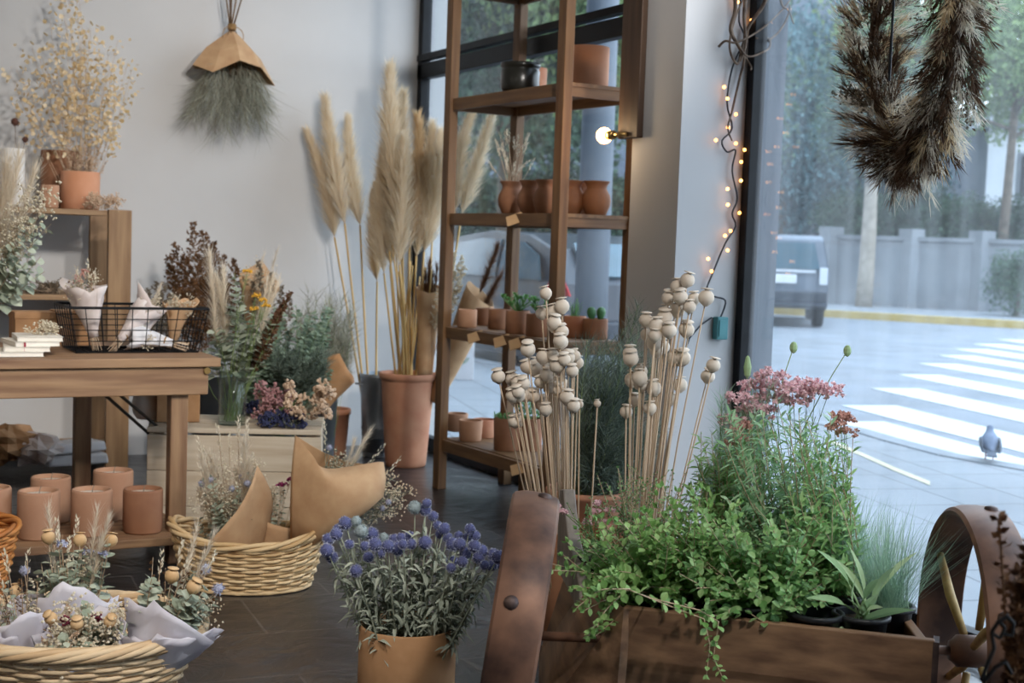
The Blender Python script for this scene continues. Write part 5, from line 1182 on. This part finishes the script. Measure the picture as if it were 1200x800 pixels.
for i in range(5):
    for j in range(7): vs.append(bk2[i].lerp(bck[i], j / 6) + V(FW * .06 * math.sin(PI * j / 6)) * (i / 4) if i < 4 else bk2[i].lerp(bck[i], j / 6) - V((0, 0, .03)) * math.sin(PI * j / 6))
b.add(vs, [(i * 7 + j, i * 7 + j + 1, (i + 1) * 7 + j + 1, (i + 1) * 7 + j) for i in range(4) for j in range(6)])
part(b, 'paper_wrap', 'kraft', t, smooth=True, solid=.0015)
D = {}; B0 = lambda: K(372 + rnd(-8, 8), 625, -.02)
for tx, ty in ((384, 538), (395, 522), (405, 535), (418, 535)): f_euca(D, B0(), K(tx, ty, .02), .02, 10, .02)
for tx, ty in ((386, 524), (455, 588), (448, 595)): f_thistle(D, B0(), K(tx, ty, .02), .012)
for tx, ty in ((432, 508), (425, 520), (415, 518)): f_plume(D, B0(), K(tx, ty, .05), .03, 240, frac=.55)
for tx, ty in ((381, 505), (443, 530), (462, 545)): f_wheat(D, B0(), K(tx, ty, .03), L=.09)
for tx, ty in ((472, 570), (480, 575), (465, 585), (455, 575), (470, 590), (460, 560), (450, 600), (392, 535), (400, 530)): f_filler(D, B0(), K(tx, ty, .08), .045, 34, s=.004); f_euca(D, B0(), K(tx - 4, ty + 4, .06), .016, 9, .02)
flush(D, t, {'stems': 'stem_grey'})
b = MB(); c = K(366, 628, -.06); b.tube(path(c + V((0, 0, -.03)), c + V((.03, -.02, .02)), (.02, -.01, .03), 8), .004, .003, 5); b.tube(path(c, c + V((.06, -.03, -.03)), (0, -.02, .03), 8), .003, .002, 5); part(b, 'twine_tie', 'twine', t)
# posies in basket 2 (white and lilac tissue)
def posy(label, px, py, d, lean, spin, h, r1, sc_=1, peak=.1, items=MIX, tis='tissue', over=None, low=.15, z=None):
    q = P(px, py, d); return bouquet(label, q, eul(tilt(*lean), spin), h * 1.28, r1 * .95, items, [(tis, dict(h=h * .62, r0=.02, r1=r1, peak=peak + .5, low=low, crumple=.018, cover=1.0, flare=.7, pw=2), (0, 0, 0)), (tis, dict(h=h * .6, r0=.025, r1=r1 * 1.05, peak=.4, low=.3, crumple=.018, cover=.62, flare=.7, ang0=1.5, pw=1.6), (0, -.004, 0))], over, below=(12, .05))
posy('posy in white tissue at the left of the pale basket, cut by the photo edge', 26, 785, 3.42, (150, 22), 1.2, .19, .10)
posy('posy at the back middle of the pale basket, with tall plumes and seed heads', 82, 790, 3.55, (95, 6), -AZ - 1.5, .25, .10, items=[('euca', 20, .65, 1.15, dict(leaf=.045, n=8)), ('plume', 4, 1.1, 1.4, dict(w=.022, n=170, frac=.55)), ('poppy', 3, 1.0, 1.15, dict(r=.018)), ('wheat', 4, 1.0, 1.2, {}), ('cluster', 3, .9, 1.1, dict(r=.015, n=8, s=.008)), ('filler', 6, .7, 1.0, dict(r=.04, n=20))], over={'flower_cluster': 'thistle_blue'})
posy('posy at the front of the pale basket, with burgundy flowers', 95, 800, 3.38, (285, 18), -AZ + .6, .17, .10, items=[('filler', 14, .6, 1.0, dict(r=.04, n=24, s=.005)), ('euca', 16, .5, .95, dict(leaf=.042, n=8)), ('poppy', 3, .8, .95, dict(r=.016)), ('berry', 2, .75, .9, dict(n=30, r=.004, w=.014)), ('fern', 6, .7, 1.0, dict(w=.035, n=14, s=.007))], over={'dried_berries': 'burgundy_dry', 'feathery_plume': 'beige_dry'})
posy('posy in lilac tissue at the right of the pale basket, with blue thistles', 175, 790, 3.42, (20, 20), -AZ - 1.9, .20, .115, items=[('euca', 22, .65, 1.1, dict(leaf=.042, n=9)), ('plume', 2, 1.3, 1.65, dict(w=.016, n=190, frac=.5)), ('poppy', 2, .95, 1.1, dict(r=.019)), ('thistle', 2, 1.0, 1.15, dict(r=.018)), ('wheat', 4, 1.0, 1.25, {}), ('fern', 6, .9, 1.2, dict(w=.03, n=12, s=.006)), ('filler', 6, .7, .95, dict(r=.04, n=18))])
# ================================================================== blue thistles in the paper-brown pot
tq = spot(488, 3.5); RP = .127
t = thing('cylinder_pot', 'large brown cylinder pot at the bottom centre full of blue thistles', 'pot', tq)
b = pot_mesh(RP, RP, .2, n=44); part(b, 'pot', 'kraft_dark', t, smooth=True)
TB = []
for k in range(4):
    R.seed(200 + k); st = MB(); lf = MB(); hd = MB(); L = .3; p = path((0, 0, 0), (0, 0, L), (rnd(-.02, .02), rnd(-.02, .02), 0), 7); st.tube(p, .0026, .0018, 5)
    for i in range(26):
        c, d = along(p, .34 + .56 * i / 26); x = side(d); lf.leaf(c, x + d * rnd(-.2, 1), d, rnd(.022, .045), rnd(.008, .013), 3, .5, rnd(.1, .7))
    hr = (.019, .0165, .021, .0145)[k]; hd.ball(p[-1] + V((0, 0, .006)), hr * .8, 12, 8)
    for i in range(260):
        d = rdir(); hd.cur = 1; hd.strand(p[-1] + V((0, 0, .006)) + d * hr * .72, d, hr * .3, hr * .1, rv(.02), 1)
    TB.append((st.mesh('thistle_stem', 'stem_grey', True), lf.mesh('thistle_leaves', 'grey_leaf'), hd.mesh('thistle_head', ['thistle_core', 'thistle_blue']), L, hd.mesh('thistle_head_grey', 'thistle_grey')))
R.seed(77)
HD = [(386, 634), (397, 622), (384, 647), (410, 640), (395, 628), (418, 613), (424, 625), (428, 642), (418, 671), (432, 655), (440, 640), (450, 632), (455, 642), (462, 634), (466, 645), (470, 632), (480, 632), (482, 640), (486, 597), (500, 592), (498, 600), (507, 607), (498, 638), (515, 628), (520, 622), (524, 632), (530, 640), (537, 630), (538, 640), (541, 660), (530, 662), (547, 632), (555, 642), (556, 630), (563, 648), (567, 664), (577, 652), (575, 665), (583, 655), (528, 667), (560, 655), (446, 650), (436, 628), (472, 640), (545, 650), (583, 662), (405, 615), (512, 618), (390, 655), (550, 622)]
for i, (tx, ty) in enumerate(HD):
    d = 3.5 + (.02 if ty < 635 else -.06) + rnd(-.06, .05); e = P(tx, ty, d); ox = (e - tq).dot(RW); a0 = tq + RW * max(-.05, min(.05, ox * .3)) + FW * rnd(-.06, .06) + V((0, 0, .03)); st, lf, hd, L, hg = TB[i % 4]
    o = thing('blue_thistle', 'dried blue globe thistle standing in the brown cylinder pot', 'thistle', a0, 0, 'blue globe thistles in the brown cylinder pot')
    if i == 18: o['label'] = 'topmost blue globe thistle, rising above the rest of its pot'
    ax = e - a0; s_ = ax.length / L; rq = (V((0, 0, 1)).rotation_difference(ax) @ Matrix.Rotation(rnd(0, 6), 3, 'Z').to_quaternion()).to_euler(); o.rotation_euler = rq
    if i in (5, 6, 11, 18): hd = hg
    for nm, me in (('stem', st), ('leaves', lf), ('flower_head', hd)):
        c = bpy.data.objects.new(nm, me); C.objects.link(c); c.parent = o
        if nm == 'flower_head': c.location = (0, 0, L * (s_ - 1)); 
        else: c.scale = (1, 1, s_)
b = MB(); b.lathe([(0, .14), (RP - .008, .14)], 24); part(b, 'filling', 'soil', t)
# ================================================================== wheeled planter cart
ct_ = spot(600, 3.0) + RW * .54; t = thing('wheeled_planter', 'old wooden planter cart on two wide wheels beside the big window', 'planter cart', ct_, -AZ)
WR, WW, AX_ = .325, .108, .325
def cart_wheel(x, n_sp=6, yaw=0, lean=0):
    X0 = x; x = 0
    b = MB(); b.lathe([(WR - .022, -WW / 2 + .004), (WR - .014, -WW / 2), (WR - .006, -WW / 2 + .006), (WR, -WW / 4), (WR + .001, 0), (WR, WW / 4), (WR - .006, WW / 2 - .006), (WR - .014, WW / 2), (WR - .022, WW / 2 - .004), (WR - .022, -WW / 2 + .004)], 72, (x, 0, AX_), (1, 0, 0)); w_ = part(b, 'wheel_rim', 'rust_iron', t, smooth=False)
    md = w_.modifiers.new('edge', 'EDGE_SPLIT'); md.split_angle = .6
    w_.data.polygons.foreach_set('use_smooth', [True] * len(w_.data.polygons))
    for k in range(n_sp):
        a = 2 * PI * k / n_sp + .56; d = V((0, math.cos(a), math.sin(a))); xo = x + (.02 if k % 2 else -.02)
        b = MB(); b.tube([V((x * 1 + (xo - x) * .5, 0, AX_)) + d * .05, V((xo, 0, AX_)) + d * .17, V((xo, 0, AX_)) + d * (WR - .012)], lambda u: .0085 + .003 * math.sin(PI * u), None, 10); part(b, 'spoke', 'spoke_wood', w_, smooth=True)
        b = MB(); b.lathe([(.016, -.002), (.014, .005), (.006, .008), (0, .008)], 14, V((x + (.018 if k % 2 else -.018), 0, AX_)) + d * WR, d); part(b, 'bolt', 'bolt_iron', w_, smooth=True)
    b = MB(); b.lathe([(0, -.052), (.022, -.052), (.026, -.045), (.036, -.035), (.036, .035), (.026, .045), (.022, .052), (0, .052)], 24, (x, 0, AX_), (1, 0, 0)); part(b, 'wheel_hub', 'rust_iron', w_, smooth=True); w_.location = (X0, 0, 0); w_.rotation_euler = (0, math.radians(lean), math.radians(yaw))
cart_wheel(-.552, yaw=-2.2, lean=7); cart_wheel(.515, yaw=-4)
b = MB(); b.tube([(-.53, 0, AX_), (.55, 0, AX_)], .011, .011, 12); part(b, 'axle', 'rust_iron', t, smooth=True)
FL, FR, BR_, BL = V((-.272, -.02, 0)), V((.365, -.20, 0)), V((.40, .36, 0)), V((-.365, .58, 0)); BZ0, BZ1 = .17, .405
U = lambda p, z: V((p.x, p.y, z))
def panel(name, p, q, z0, za, zb, th=.022, m='cart_wood_x'):
    d = (q - p).normalized(); n = V((-d.y, d.x, 0)) * th; b = MB(); b.prism([U(p, z0), U(q, z0), U(q, zb), U(p, za)], n); return part(b, name, m, t, bevel=.003)
panel('front_panel', FL, FR, BZ0, .403, .403); panel('right_panel', FR + V((.0, .024, 0)), BR_, BZ0 + .03, .39, .395, m='cart_wood_y'); panel('back_panel', BR_, BL, BZ0, .42, .42)
# left panel with swept-up grey back board
d = (BL - FL).normalized(); n_ = V((d.y, -d.x, 0)) * -.024
lp = lambda px, py: (lambda f: (FL + d * f))(0)
qa = [V((-.272, -.03, .403)), V((-.335, .32, .366)), V((-.36, .55, .40)), V((-.44, .5, .13)), V((-.45, .04, .12)), V((-.285, -.045, .12))]
b = MB(); off = V((-.6, -.35, .25)).normalized() * -.022; b.add(qa + [p + off for p in qa], [(0, 1, 4, 5), (1, 2, 3, 4), (6, 11, 10, 7), (7, 10, 9, 8)] + [(i, i + 6, (i + 1) % 6 + 6, (i + 1) % 6) for i in range(6)]); part(b, 'left_panel', 'cart_wood_y', t)
b = MB(); b.prism([U(FL + d * .30, .30), U(BL + d * .02, .34), U(BL + d * .02, .55), U(BL - d * .03, .56), U(FL + d * .5, .46), U(FL + d * .33, .37)], n_ * 1.2 + V((-.004, 0, 0))); part(b, 'grey_side_board', 'grey_wood', t, bevel=.004, label='weathered grey board swept up at the back')
b = MB(); b.prism([U(FL, .27), U(FR, .27), U(BR_, .27), U(BL, .27)], (0, 0, .018)); part(b, 'box_floor', 'cart_wood_x', t)
for x, y in ((-.2, .45), (.3, .3)): b = MB(); b.box((x, y, BZ0 / 2), (.045, .045, BZ0)); part(b, 'leg', 'cart_wood_z', t, bevel=.003)
for x, y in ((-.2, -.0), (.28, -.13)): b = MB(); b.box((x, y, BZ0 / 2), (.045, .045, BZ0)); part(b, 'leg', 'cart_wood_z', t, bevel=.003)
b = MB(); b.prism([U(FR + V((-.004, .0, 0)), .23), U(FR + V((.012, .05, 0)), .23), U(FR + V((.012, .05, 0)), .40), U(FR + V((-.004, 0, 0)), .40)], (.012, -.004, 0)); part(b, 'corner_strap', 'bolt_iron', t)
CZ = .29
def cl(x, y, z=0): return ct_ + RW * x + FW * y + V((0, 0, z))
# ------------------------------------------------------------------ herbs in the cart
npm = pot_mesh(.046, .058, .13, wall=.003, rim=.012, n=24)
NPM = npm.mesh('nursery_pot', 'black_plastic', True); sl = MB(); sl.lathe([(0, .115), (.053, .113)], 18); SLM = sl.mesh('soil', 'soil')
def herb(label, loc, fn, over=None, potz=True, sc_=1.0, cat='herb', name='potted_herb', group=None):
    t = thing(name, label, cat, loc, 0, group)
    for nm, me in (('nursery_pot', NPM), ('soil', SLM)):
        o = bpy.data.objects.new(nm, me); C.objects.link(o); o.parent = t; o.scale = (sc_, sc_, 1)
    D = {}; fn(D, V(loc)); flush(D, t, over); return t
def to(px, py, d): return P(px, py, d)
def rr_(D, loc, n, box, d, fn, r=.03, dj=.08, zb=.115):
    for i in range(n):
        e = to(rnd(box[0], box[2]), rnd(box[1], box[3]), d + rnd(-dj, dj)) - loc; fn(D, V((rnd(-r, r), rnd(-r, r), zb)), e)
OV = lambda L=.022, W=.015, n=13, bend=.03: (lambda D, a, e: f_oval(D, a, e, n=n, L=L, W=W, bend=bend))
NR = lambda L=.05, W=.007, n=46, bend=.03: (lambda D, a, e: f_narrow(D, a, e, n=n, L=L, W=W, bend=bend))
def oreg(D, loc):
    rr_(D, loc, 44, (690, 600, 800, 700), 3.0, OV(.031, .023, 11))
    for tx, ty in ((645, 660), (648, 668), (665, 635), (660, 650), (672, 690), (676, 620), (690, 640), (700, 735), (685, 715), (698, 745)): f_oval(D, V((rnd(-.03, .03), rnd(-.03, .03), .115)), to(tx, ty, 2.98) - loc, n=14, L=.028, W=.019, bend=.03)
    for pl in ([(735, 690), (790, 712), (825, 725), (832, 755), (828, 790)], [(760, 700), (820, 715), (842, 728), (836, 770), (846, 792)], [(735, 690), (712, 712), (695, 735), (690, 745)], [(740, 690), (705, 690), (690, 700), (676, 712)]):
        pts = [V((0, 0, .115))] + [to(x, y, 2.86 + .0 * i) - loc for i, (x, y) in enumerate(pl)]; fine = [along(pts, k / 15)[0] for k in range(16)]; f_oval(D, None, None, n=14, L=.024, W=.018, pts=fine, start=.25)
herb('bright green oregano trailing over the cart front at the left', cl(-.20, .10, CZ), oreg)
def thyme(D, loc): rr_(D, loc, 80, (685, 545, 830, 650), 3.3, OV(.012, .008, 20, .04), dj=.1)
herb('dense small leaved herb at the back left of the cart', cl(-.22, .32, CZ), thyme, {'oval_leaves': 'herb_dark'})
def mint(D, loc): rr_(D, loc, 70, (790, 600, 970, 725), 2.98, OV(.034, .024, 10), dj=.09, r=.04)
herb('round leaved mint in the middle front of the cart', cl(.06, .06, CZ), mint, {'oval_leaves': 'herb_mid'})
def mint2(D, loc): rr_(D, loc, 60, (750, 570, 880, 700), 3.05, OV(.030, .021, 11), dj=.09, r=.04)
herb('leafy green herb between the oregano and the mint', cl(-.07, .12, CZ), mint2, {'oval_leaves': 'herb_bright'})
def tar(D, loc): rr_(D, loc, 64, (845, 465, 990, 640), 3.2, NR(.052, .008, 44), dj=.1, r=.045)
herb('tall narrow leaved tarragon rising in the centre of the cart', cl(.16, .22, CZ), tar, {'narrow_leaves': 'herb_blue'})
def tar2(D, loc): rr_(D, loc, 56, (790, 500, 900, 640), 3.3, NR(.045, .007, 44), dj=.1, r=.045)
herb('narrow leaved green herb left of the tall tarragon', cl(.03, .30, CZ), tar2, {'narrow_leaves': 'herb_mid'})
def tar3(D, loc): rr_(D, loc, 48, (920, 510, 1005, 690), 3.1, NR(.048, .008, 36), dj=.1, r=.04)
herb('green narrow leaved herb at the right of the tall tarragon', cl(.24, .12, CZ), tar3, {'narrow_leaves': 'herb_mid'})
def dill(D, loc): rr_(D, loc, 34, (825, 450, 905, 570), 3.4, lambda D, a, e: f_wisp(D, a, e, n=120, L=.06, w=.0014, start=.3), dj=.08)
herb('feathery dill behind the tall herbs', cl(.0, .42, CZ), dill, {'wispy_foliage': 'fescue', 'stems': 'stem_green'})
def yar(D, loc):
    for tx, ty in ((868, 470), (885, 455), (897, 468), (912, 452), (925, 458), (905, 440), (880, 480), (895, 485), (862, 495), (930, 470), (955, 462), (972, 458), (945, 452)): f_cluster(D, V((rnd(-.04, .04), rnd(-.04, .04), .115)), to(tx, ty, 3.4 + rnd(-.05, .05)) - loc, r=.04, n=34, s=.0105)
    rr_(D, loc, 14, (870, 480, 990, 560), 3.4, NR(.045, .008, 34), r=.04)
herb('pink yarrow with flat flower clusters above the herbs', cl(.2, .42, CZ), yar, {'narrow_leaves': 'herb_mid', 'stems': 'stem_green'}, name='potted_yarrow', cat='flowering plant')
def yar2(D, loc):
    for tx, ty in ((985, 490), (978, 500), (992, 508), (990, 492)): f_cluster(D, V((rnd(-.03, .03), rnd(-.03, .03), .115)), to(tx, ty, 3.25 + rnd(-.04, .04)) - loc, r=.026, n=20, s=.009)
    for tx, ty in ((860, 505), (866, 515), (872, 500), (858, 520)): f_cluster(D, V((rnd(-.03, .03), rnd(-.03, .03), .115)), to(tx, ty, 3.3) - loc, r=.022, n=20, s=.008)
    rr_(D, loc, 10, (930, 510, 985, 580), 3.25, NR(.045, .008, 30), r=.03)
herb('rust pink yarrow fading beside the pavement view', cl(.28, .30, CZ), yar2, {'narrow_leaves': 'herb_mid', 'flower_cluster': 'rust_flower', 'stems': 'stem_green'}, name='potted_yarrow', cat='flowering plant')
def budst(D, loc):
    for tx, ty in ((993, 411), (930, 407)):
        e = to(tx, ty, 3.4) - loc; p = path(V((rnd(-.02, .02), 0, .115)), e, V((-.06, 0, .03)), 10); gb(D, 'stems').tube(p, .0018, .0012, 5); gb(D, 'oval_leaves').ball(p[-1], .01, 8, 5, 1.5)
    e = to(876, 430, 3.42) - loc; p = path(V((-.03, 0, .115)), e, V((-.02, 0, .0)), 10); gb(D, 'stems').tube(p, .002, .0014, 5); gb(D, 'oval_leaves').lathe([(0, -.03), (.008, -.02), (.01, .0), (.005, .025), (0, .03)], 8, p[-1], p[-1] - p[-3])
    rr_(D, loc, 10, (900, 500, 980, 600), 3.38, NR(.04, .006, 24))
herb('slender stems with green buds standing above the herbs', cl(.12, .46, CZ), budst, {'oval_leaves': 'sage_leaf', 'stems': 'stem_green'})
def sage(D, loc):
    m = gb(D, 'oval_leaves')
    for (x0, y0), (tx, ty), L in (((1005, 735), (988, 672), .09), ((1005, 735), (1005, 640), .11), ((1010, 735), (1028, 668), .09), ((1010, 735), (1062, 640), .12), ((1008, 735), (1040, 655), .1), ((1005, 735), (1062, 705), .13), ((1000, 735), (975, 640), .11), ((1000, 735), (1000, 700), .1), ((1004, 735), (1020, 700), .1), ((1000, 738), (960, 690), .1), ((1000, 738), (978, 735), .1), ((1005, 735), (1030, 690), .1), ((1004, 735), (995, 655), .1)):
        e = to(tx, ty, 2.93 + rnd(-.04, .04)) - loc; a = V((rnd(-.02, .02), rnd(-.02, .02), .115)); dd = e - a; s0 = a + dd * max(0, 1 - L / dd.length); gb(D, 'stems').tube([a, s0], .0025, .002, 5); m.leaf(s0, dd, V((0, 0, 1)) - FW * .3 + rv(.5), L, L * .2, 7, .3, rnd(.1, .4), .45)
herb('sage with long grey green leaves in a black pot at the cart right end', cl(.245, -.06, CZ), sage, {'oval_leaves': 'sage_leaf', 'stems': 'sage_leaf'})
def fes(D, loc):
    m = gb(D, 'grass_blades')
    for i in range(620):
        a = V((rnd(-.04, .04), rnd(-.04, .04), .115)); d_ = V((rnd(-.75, .75), rnd(-.75, .75), 1)); m.strand(a, d_, rnd(.12, .27), .0014, V((d_.x * .25, d_.y * .25, -rnd(0, .12))) * .5, 4)
MATOF['grass_blades'] = 'fescue'
herb('tuft of fine blue green fescue grass in a black pot at the cart right end', cl(.325, .03, CZ), fes)
herb('second tuft of fine grass behind the sage', cl(.27, .2, CZ), fes)
def heath(D, loc):
    for tx, ty in ((650, 592), (660, 600), (688, 612), (698, 600), (708, 612), (700, 590), (715, 598)): f_cluster(D, V((rnd(-.03, .03), rnd(-.03, .03), .115)), to(tx, ty, 3.35) - loc, r=.012, n=14, s=.007)
    rr_(D, loc, 12, (665, 590, 720, 650), 3.3, OV(.012, .007, 16))
herb('small pink flowered plant at the back left corner of the cart', cl(-.30, .42, CZ), heath, {'oval_leaves': 'herb_dark', 'stems': 'stem_green'}, name='potted_flower', cat='flowering plant')
for x, y, lb in ((.145, -.06, 'empty black nursery pot at the cart front beside the sage'), (.0, -.0, 'black nursery pot under the mint leaves')):
    o = bpy.data.objects.new('nursery_pot', NPM); C.objects.link(o); o.location = cl(x, y, CZ); o['label'] = lb; o['category'] = 'pot'
# ================================================================== poppies
def pots_on_floor(px, d, r, h, lb, m): q = spot(px, d); solo(pot_mesh(r * .85, r, h, n=32), 'terracotta_pot', m, lb, 'pot', q, smooth=True); return q
q1 = pots_on_floor(684, 4.0, .1, .36, 'tall brown pot behind the cart wheel holding the left poppy heads', 'terracotta_brown')
q2 = pots_on_floor(752, 3.92, .1, .38, 'tall brown pot behind the cart box holding the right poppy heads', 'terracotta_brown')
pst = MB(); pst.tube([(0, 0, 0), (.004, .003, .3), (-.003, .002, .6), (0, 0, 1)], .0032, .0022, 5); PSM = pst.mesh('poppy_stem', 'stem_straw', True); PHM = []
for k in range(3): m_ = MB(); poppy_head(m_, V((0, 0, 0)), V((0, 0, 1)), .021); PHM.append(m_.mesh('poppy_head', 'poppy', True))
def poppies(q, heads, label, group, d, pr, dj, r):
    nh = len(heads)
    for i, (tx, ty) in enumerate(heads):
        e = P(tx, ty, d + rnd(-dj, dj)); f = ((e - q).dot(RW)); b0 = q + RW * max(-r, min(r, f * .22)) + FW * rnd(-r, r) + V((0, 0, .03)); ax = e - b0
        o = thing('poppy_stem', label, 'dried poppy', b0, 0, group); qd = V((0, 0, 1)).rotation_difference(ax); o.rotation_euler = (qd @ Matrix.Rotation(rnd(0, 6), 3, 'Z').to_quaternion()).to_euler()
        c = bpy.data.objects.new('stem', PSM); C.objects.link(c); c.parent = o; c.scale = (1, 1, ax.length)
        c = bpy.data.objects.new('seed_head', PHM[i % 3]); C.objects.link(c); c.parent = o; c.location = (0, 0, ax.length); c.scale = (pr * rnd(.85, 1.12),) * 3; c.rotation_euler = (rnd(-.2, .2), rnd(-.2, .2), 0)
A_ = [(500 + x / 3.077, 380 + y / 3.077) for x, y in [(258, 190), (310, 200), (330, 245), (365, 92), (420, 120), (362, 155), (395, 150), (460, 5), (490, 28), (480, 62), (510, 122), (545, 140), (525, 170), (455, 115), (435, 185), (445, 230), (490, 215), (385, 260), (320, 275), (505, 265), (410, 210), (350, 215), (470, 150), (430, 160)]]
A_ += [(500 + x / 3.2, 180 + y / 3.2) for x, y in [(447, 525), (508, 575), (475, 595), (478, 635), (432, 600), (508, 668), (503, 708), (555, 760)]]
A_ += [(R.uniform(596, 676), R.uniform(415, 500)) for _ in range(16)]
poppies(q1, A_, 'dried poppy seed head in the left poppy bunch behind the cart wheel', 'left bunch of poppy heads', 3.9, 1.0, .1, .04)
R_ = [(640 + x / 2.667, 300 + y / 2.667) for x, y in [(441, 77), (411, 98), (383, 132), (463, 135), (448, 160), (500, 132), (312, 202), (345, 220), (370, 195), (316, 247), (384, 235), (358, 255), (365, 285), (438, 232), (400, 320), (410, 170), (376, 175), (296, 362), (268, 388), (297, 400), (276, 452), (250, 488), (522, 343), (505, 377), (337, 415), (390, 450), (340, 250), (420, 130)]]
R_ += [(R.uniform(735, 800), R.uniform(400, 480)) for _ in range(10)]
poppies(q2, R_, 'dried poppy seed head in the right poppy bunch by the pale pillar', 'right bunch of poppy heads', 3.85, 1.0, .1, .04)
poppies(q1 + RW * .03, [(679, 474), (700, 473)], 'stray small poppy seed head between the two poppy bunches', 'stray poppy heads between the bunches', 3.95, .6, .03, .02)
# dark wispy bush in its pot
q = spot(694, 4.35); solo(pot_mesh(.1, .125, .42, rim=.02, n=32), 'terracotta_pot', 'terracotta', 'terracotta pot of the dark wispy bush behind the poppies', 'pot', q, smooth=True)
D = {}
for i in range(150):
    tx, ty = rnd(668, 772), rnd(395, 560); tx = 700 + (tx - 700) * (1 - .2 * (ty < 420)); f_wisp(D, V((rnd(-.06, .06), rnd(-.06, .06), .38)), P(tx, ty, 4.35 + rnd(-.14, .14)) - q, n=120, L=.085, w=.0017, start=.25, bend=.05)
for tx, ty in ((738, 368), (748, 358), (742, 378), (730, 385), (752, 372)): f_wisp(D, V((0, 0, .38)), P(tx, ty, 4.4) - q, n=120, L=.06, w=.0017, start=.5)
t = thing('wispy_bush', 'dark wispy bush of fine grey green fronds between the poppy bunches', 'potted plant', q); flush(D, t, {'wispy_foliage': 'wisp_dark', 'stems': 'stem_green'})
# ================================================================== hanging wreath
wc = P(1068, 70, 3.9); wd_ = V((.12, .99, 0)).normalized()   # plane of the ring runs along the window
WT = thing('hanging_wreath', 'shaggy oval wreath of brown and cream dried grasses hanging in the big window', 'wreath', wc)
D = {}; ring = []
for i in range(64):
    a = 2 * PI * i / 64; ring.append(wd_ * (.185 * math.cos(a)) + V((0, 0, .32 * math.sin(a) + .07)) )
b = MB(); b.tube(ring, .014, .014, 6, closed=True); part(b, 'wreath_hoop', 'vine_bark', WT, smooth=True)
b = {k: MB() for k in ('brown_grass', 'cream_plume', 'grey_heather', 'tan_grass')}
def tuft(k, c, d, L, w, n, wd):
    for i in range(n):
        t = R.random() * .8; x = side(d); l = L * rnd(.18, .4); b[k].strand(c + d * L * t + x * w * .3 * R.random(), d + x * rnd(.15, .7), l, wd, x * rnd(0, .3) * l - V((0, 0, .2 * l)), 2)
for i in range(700):
    a = i / 700; th = 2 * PI * a; c, d = along(ring + ring[:1], a); x = side(d); k = R.random(); lean = (d * rnd(.3, 1.1) + x * rnd(.35, 1) + V((0, 0, -.25))).normalized(); pos = c + x * rnd(.01, .05)
    pt = noise.noise(V((5 * math.cos(th), 5 * math.sin(th), x.x * 1.5))) + (.28 if math.cos(th) > .5 and x.dot(wd_) > .2 else 0) + (.2 if math.cos(th) < -.5 and x.dot(wd_) > .3 else 0)
    if pt > .22: tuft('cream_plume', pos, lean, rnd(.09, .15), .05, 60, .0026)
    elif k < .62: tuft('brown_grass', pos, lean, rnd(.08, .15), .045, 55, .0032)
    elif k < .8:
        for q in range(40): e = pos + lean * rnd(0, .1); b['grey_heather'].leaf(e + rv(.01), rdir() + lean, rdir(), rnd(.008, .016), .007, 1)
    else: tuft('tan_grass', pos, lean, rnd(.08, .14), .04, 50, .003)
for i in range(40):
    a = .75 + rnd(-.09, .07); c, d = along(ring + ring[:1], a); tuft('cream_plume' if R.random() < .45 else 'brown_grass', c + rv(.02), V((rnd(-.3, .3), rnd(-.3, .3), -1)).normalized(), rnd(.1, .17), .03, 40, .0028)
part(b['tan_grass'], 'tan_grass', 'pampas_tan', WT)
part(b['brown_grass'], 'brown_grass', 'wreath_brown', WT); part(b['cream_plume'], 'cream_plume', 'pampas_white', WT); part(b['grey_heather'], 'grey_heather', 'grey_astilbe', WT)
b = MB(); b.tube([P(1042, 95, 3.86) - wc, P(1045, 40, 3.86) - wc, V((P(1050, 0, 3.86) - wc).xy.to_3d()) + V((0, 0, 3.19 - wc.z))], .004, .004, 6); part(b, 'hanging_cord', 'cable', WT)
# ================================================================== dark dried seed stalks, bottom right
q = spot(1210, 1.95); t = thing('seed_stalks', 'bundle of dark brown dried seed stalks at the bottom right corner', 'dried flowers', q); b = MB(); st = MB()
for tx, ty in ((1162, 608), (1186, 668), (1196, 640), (1205, 655), (1190, 690), (1176, 735), (1185, 720), (1198, 700), (1180, 760), (1210, 690), (1174, 790), (1190, 760), (1202, 740)):
    e = P(tx + 8, ty, 1.95 + rnd(-.05, .05)) - q; p = path(V((rnd(-.02, .02), rnd(-.02, .02), 0)), e, V((.03, 0, .05)) + rv(.01), 14); st.tube(p, .004, .002, 5)
    for i in range(190 if ty > 620 else 70):
        c, d = along(p, 1 - .42 * R.random() ** 1.3); b.leaf(c, side(d) + d * .6, rdir(), rnd(.010, .022), .011, 1, .4, 0); 
part(st, 'stems', 'dry_seed', t); part(b, 'seed_clusters', 'dry_seed', t)
b = MB(); P0 = lambda x, y: P(x, y, 1.9) - q
for pl in ([(1150, 798), (1158, 775), (1165, 760), (1162, 740), (1170, 728), (1178, 735), (1172, 748), (1164, 742)], [(1168, 730), (1180, 722), (1188, 730), (1186, 745), (1176, 742)], [(1152, 800), (1166, 782), (1178, 775), (1186, 790)]):
    b.tube([along([P0(x, y) for x, y in pl], k / 24)[0] for k in range(25)], .0035, .0025, 6)
part(b, 'curled_tendril', 'black_iron', t, smooth=True)
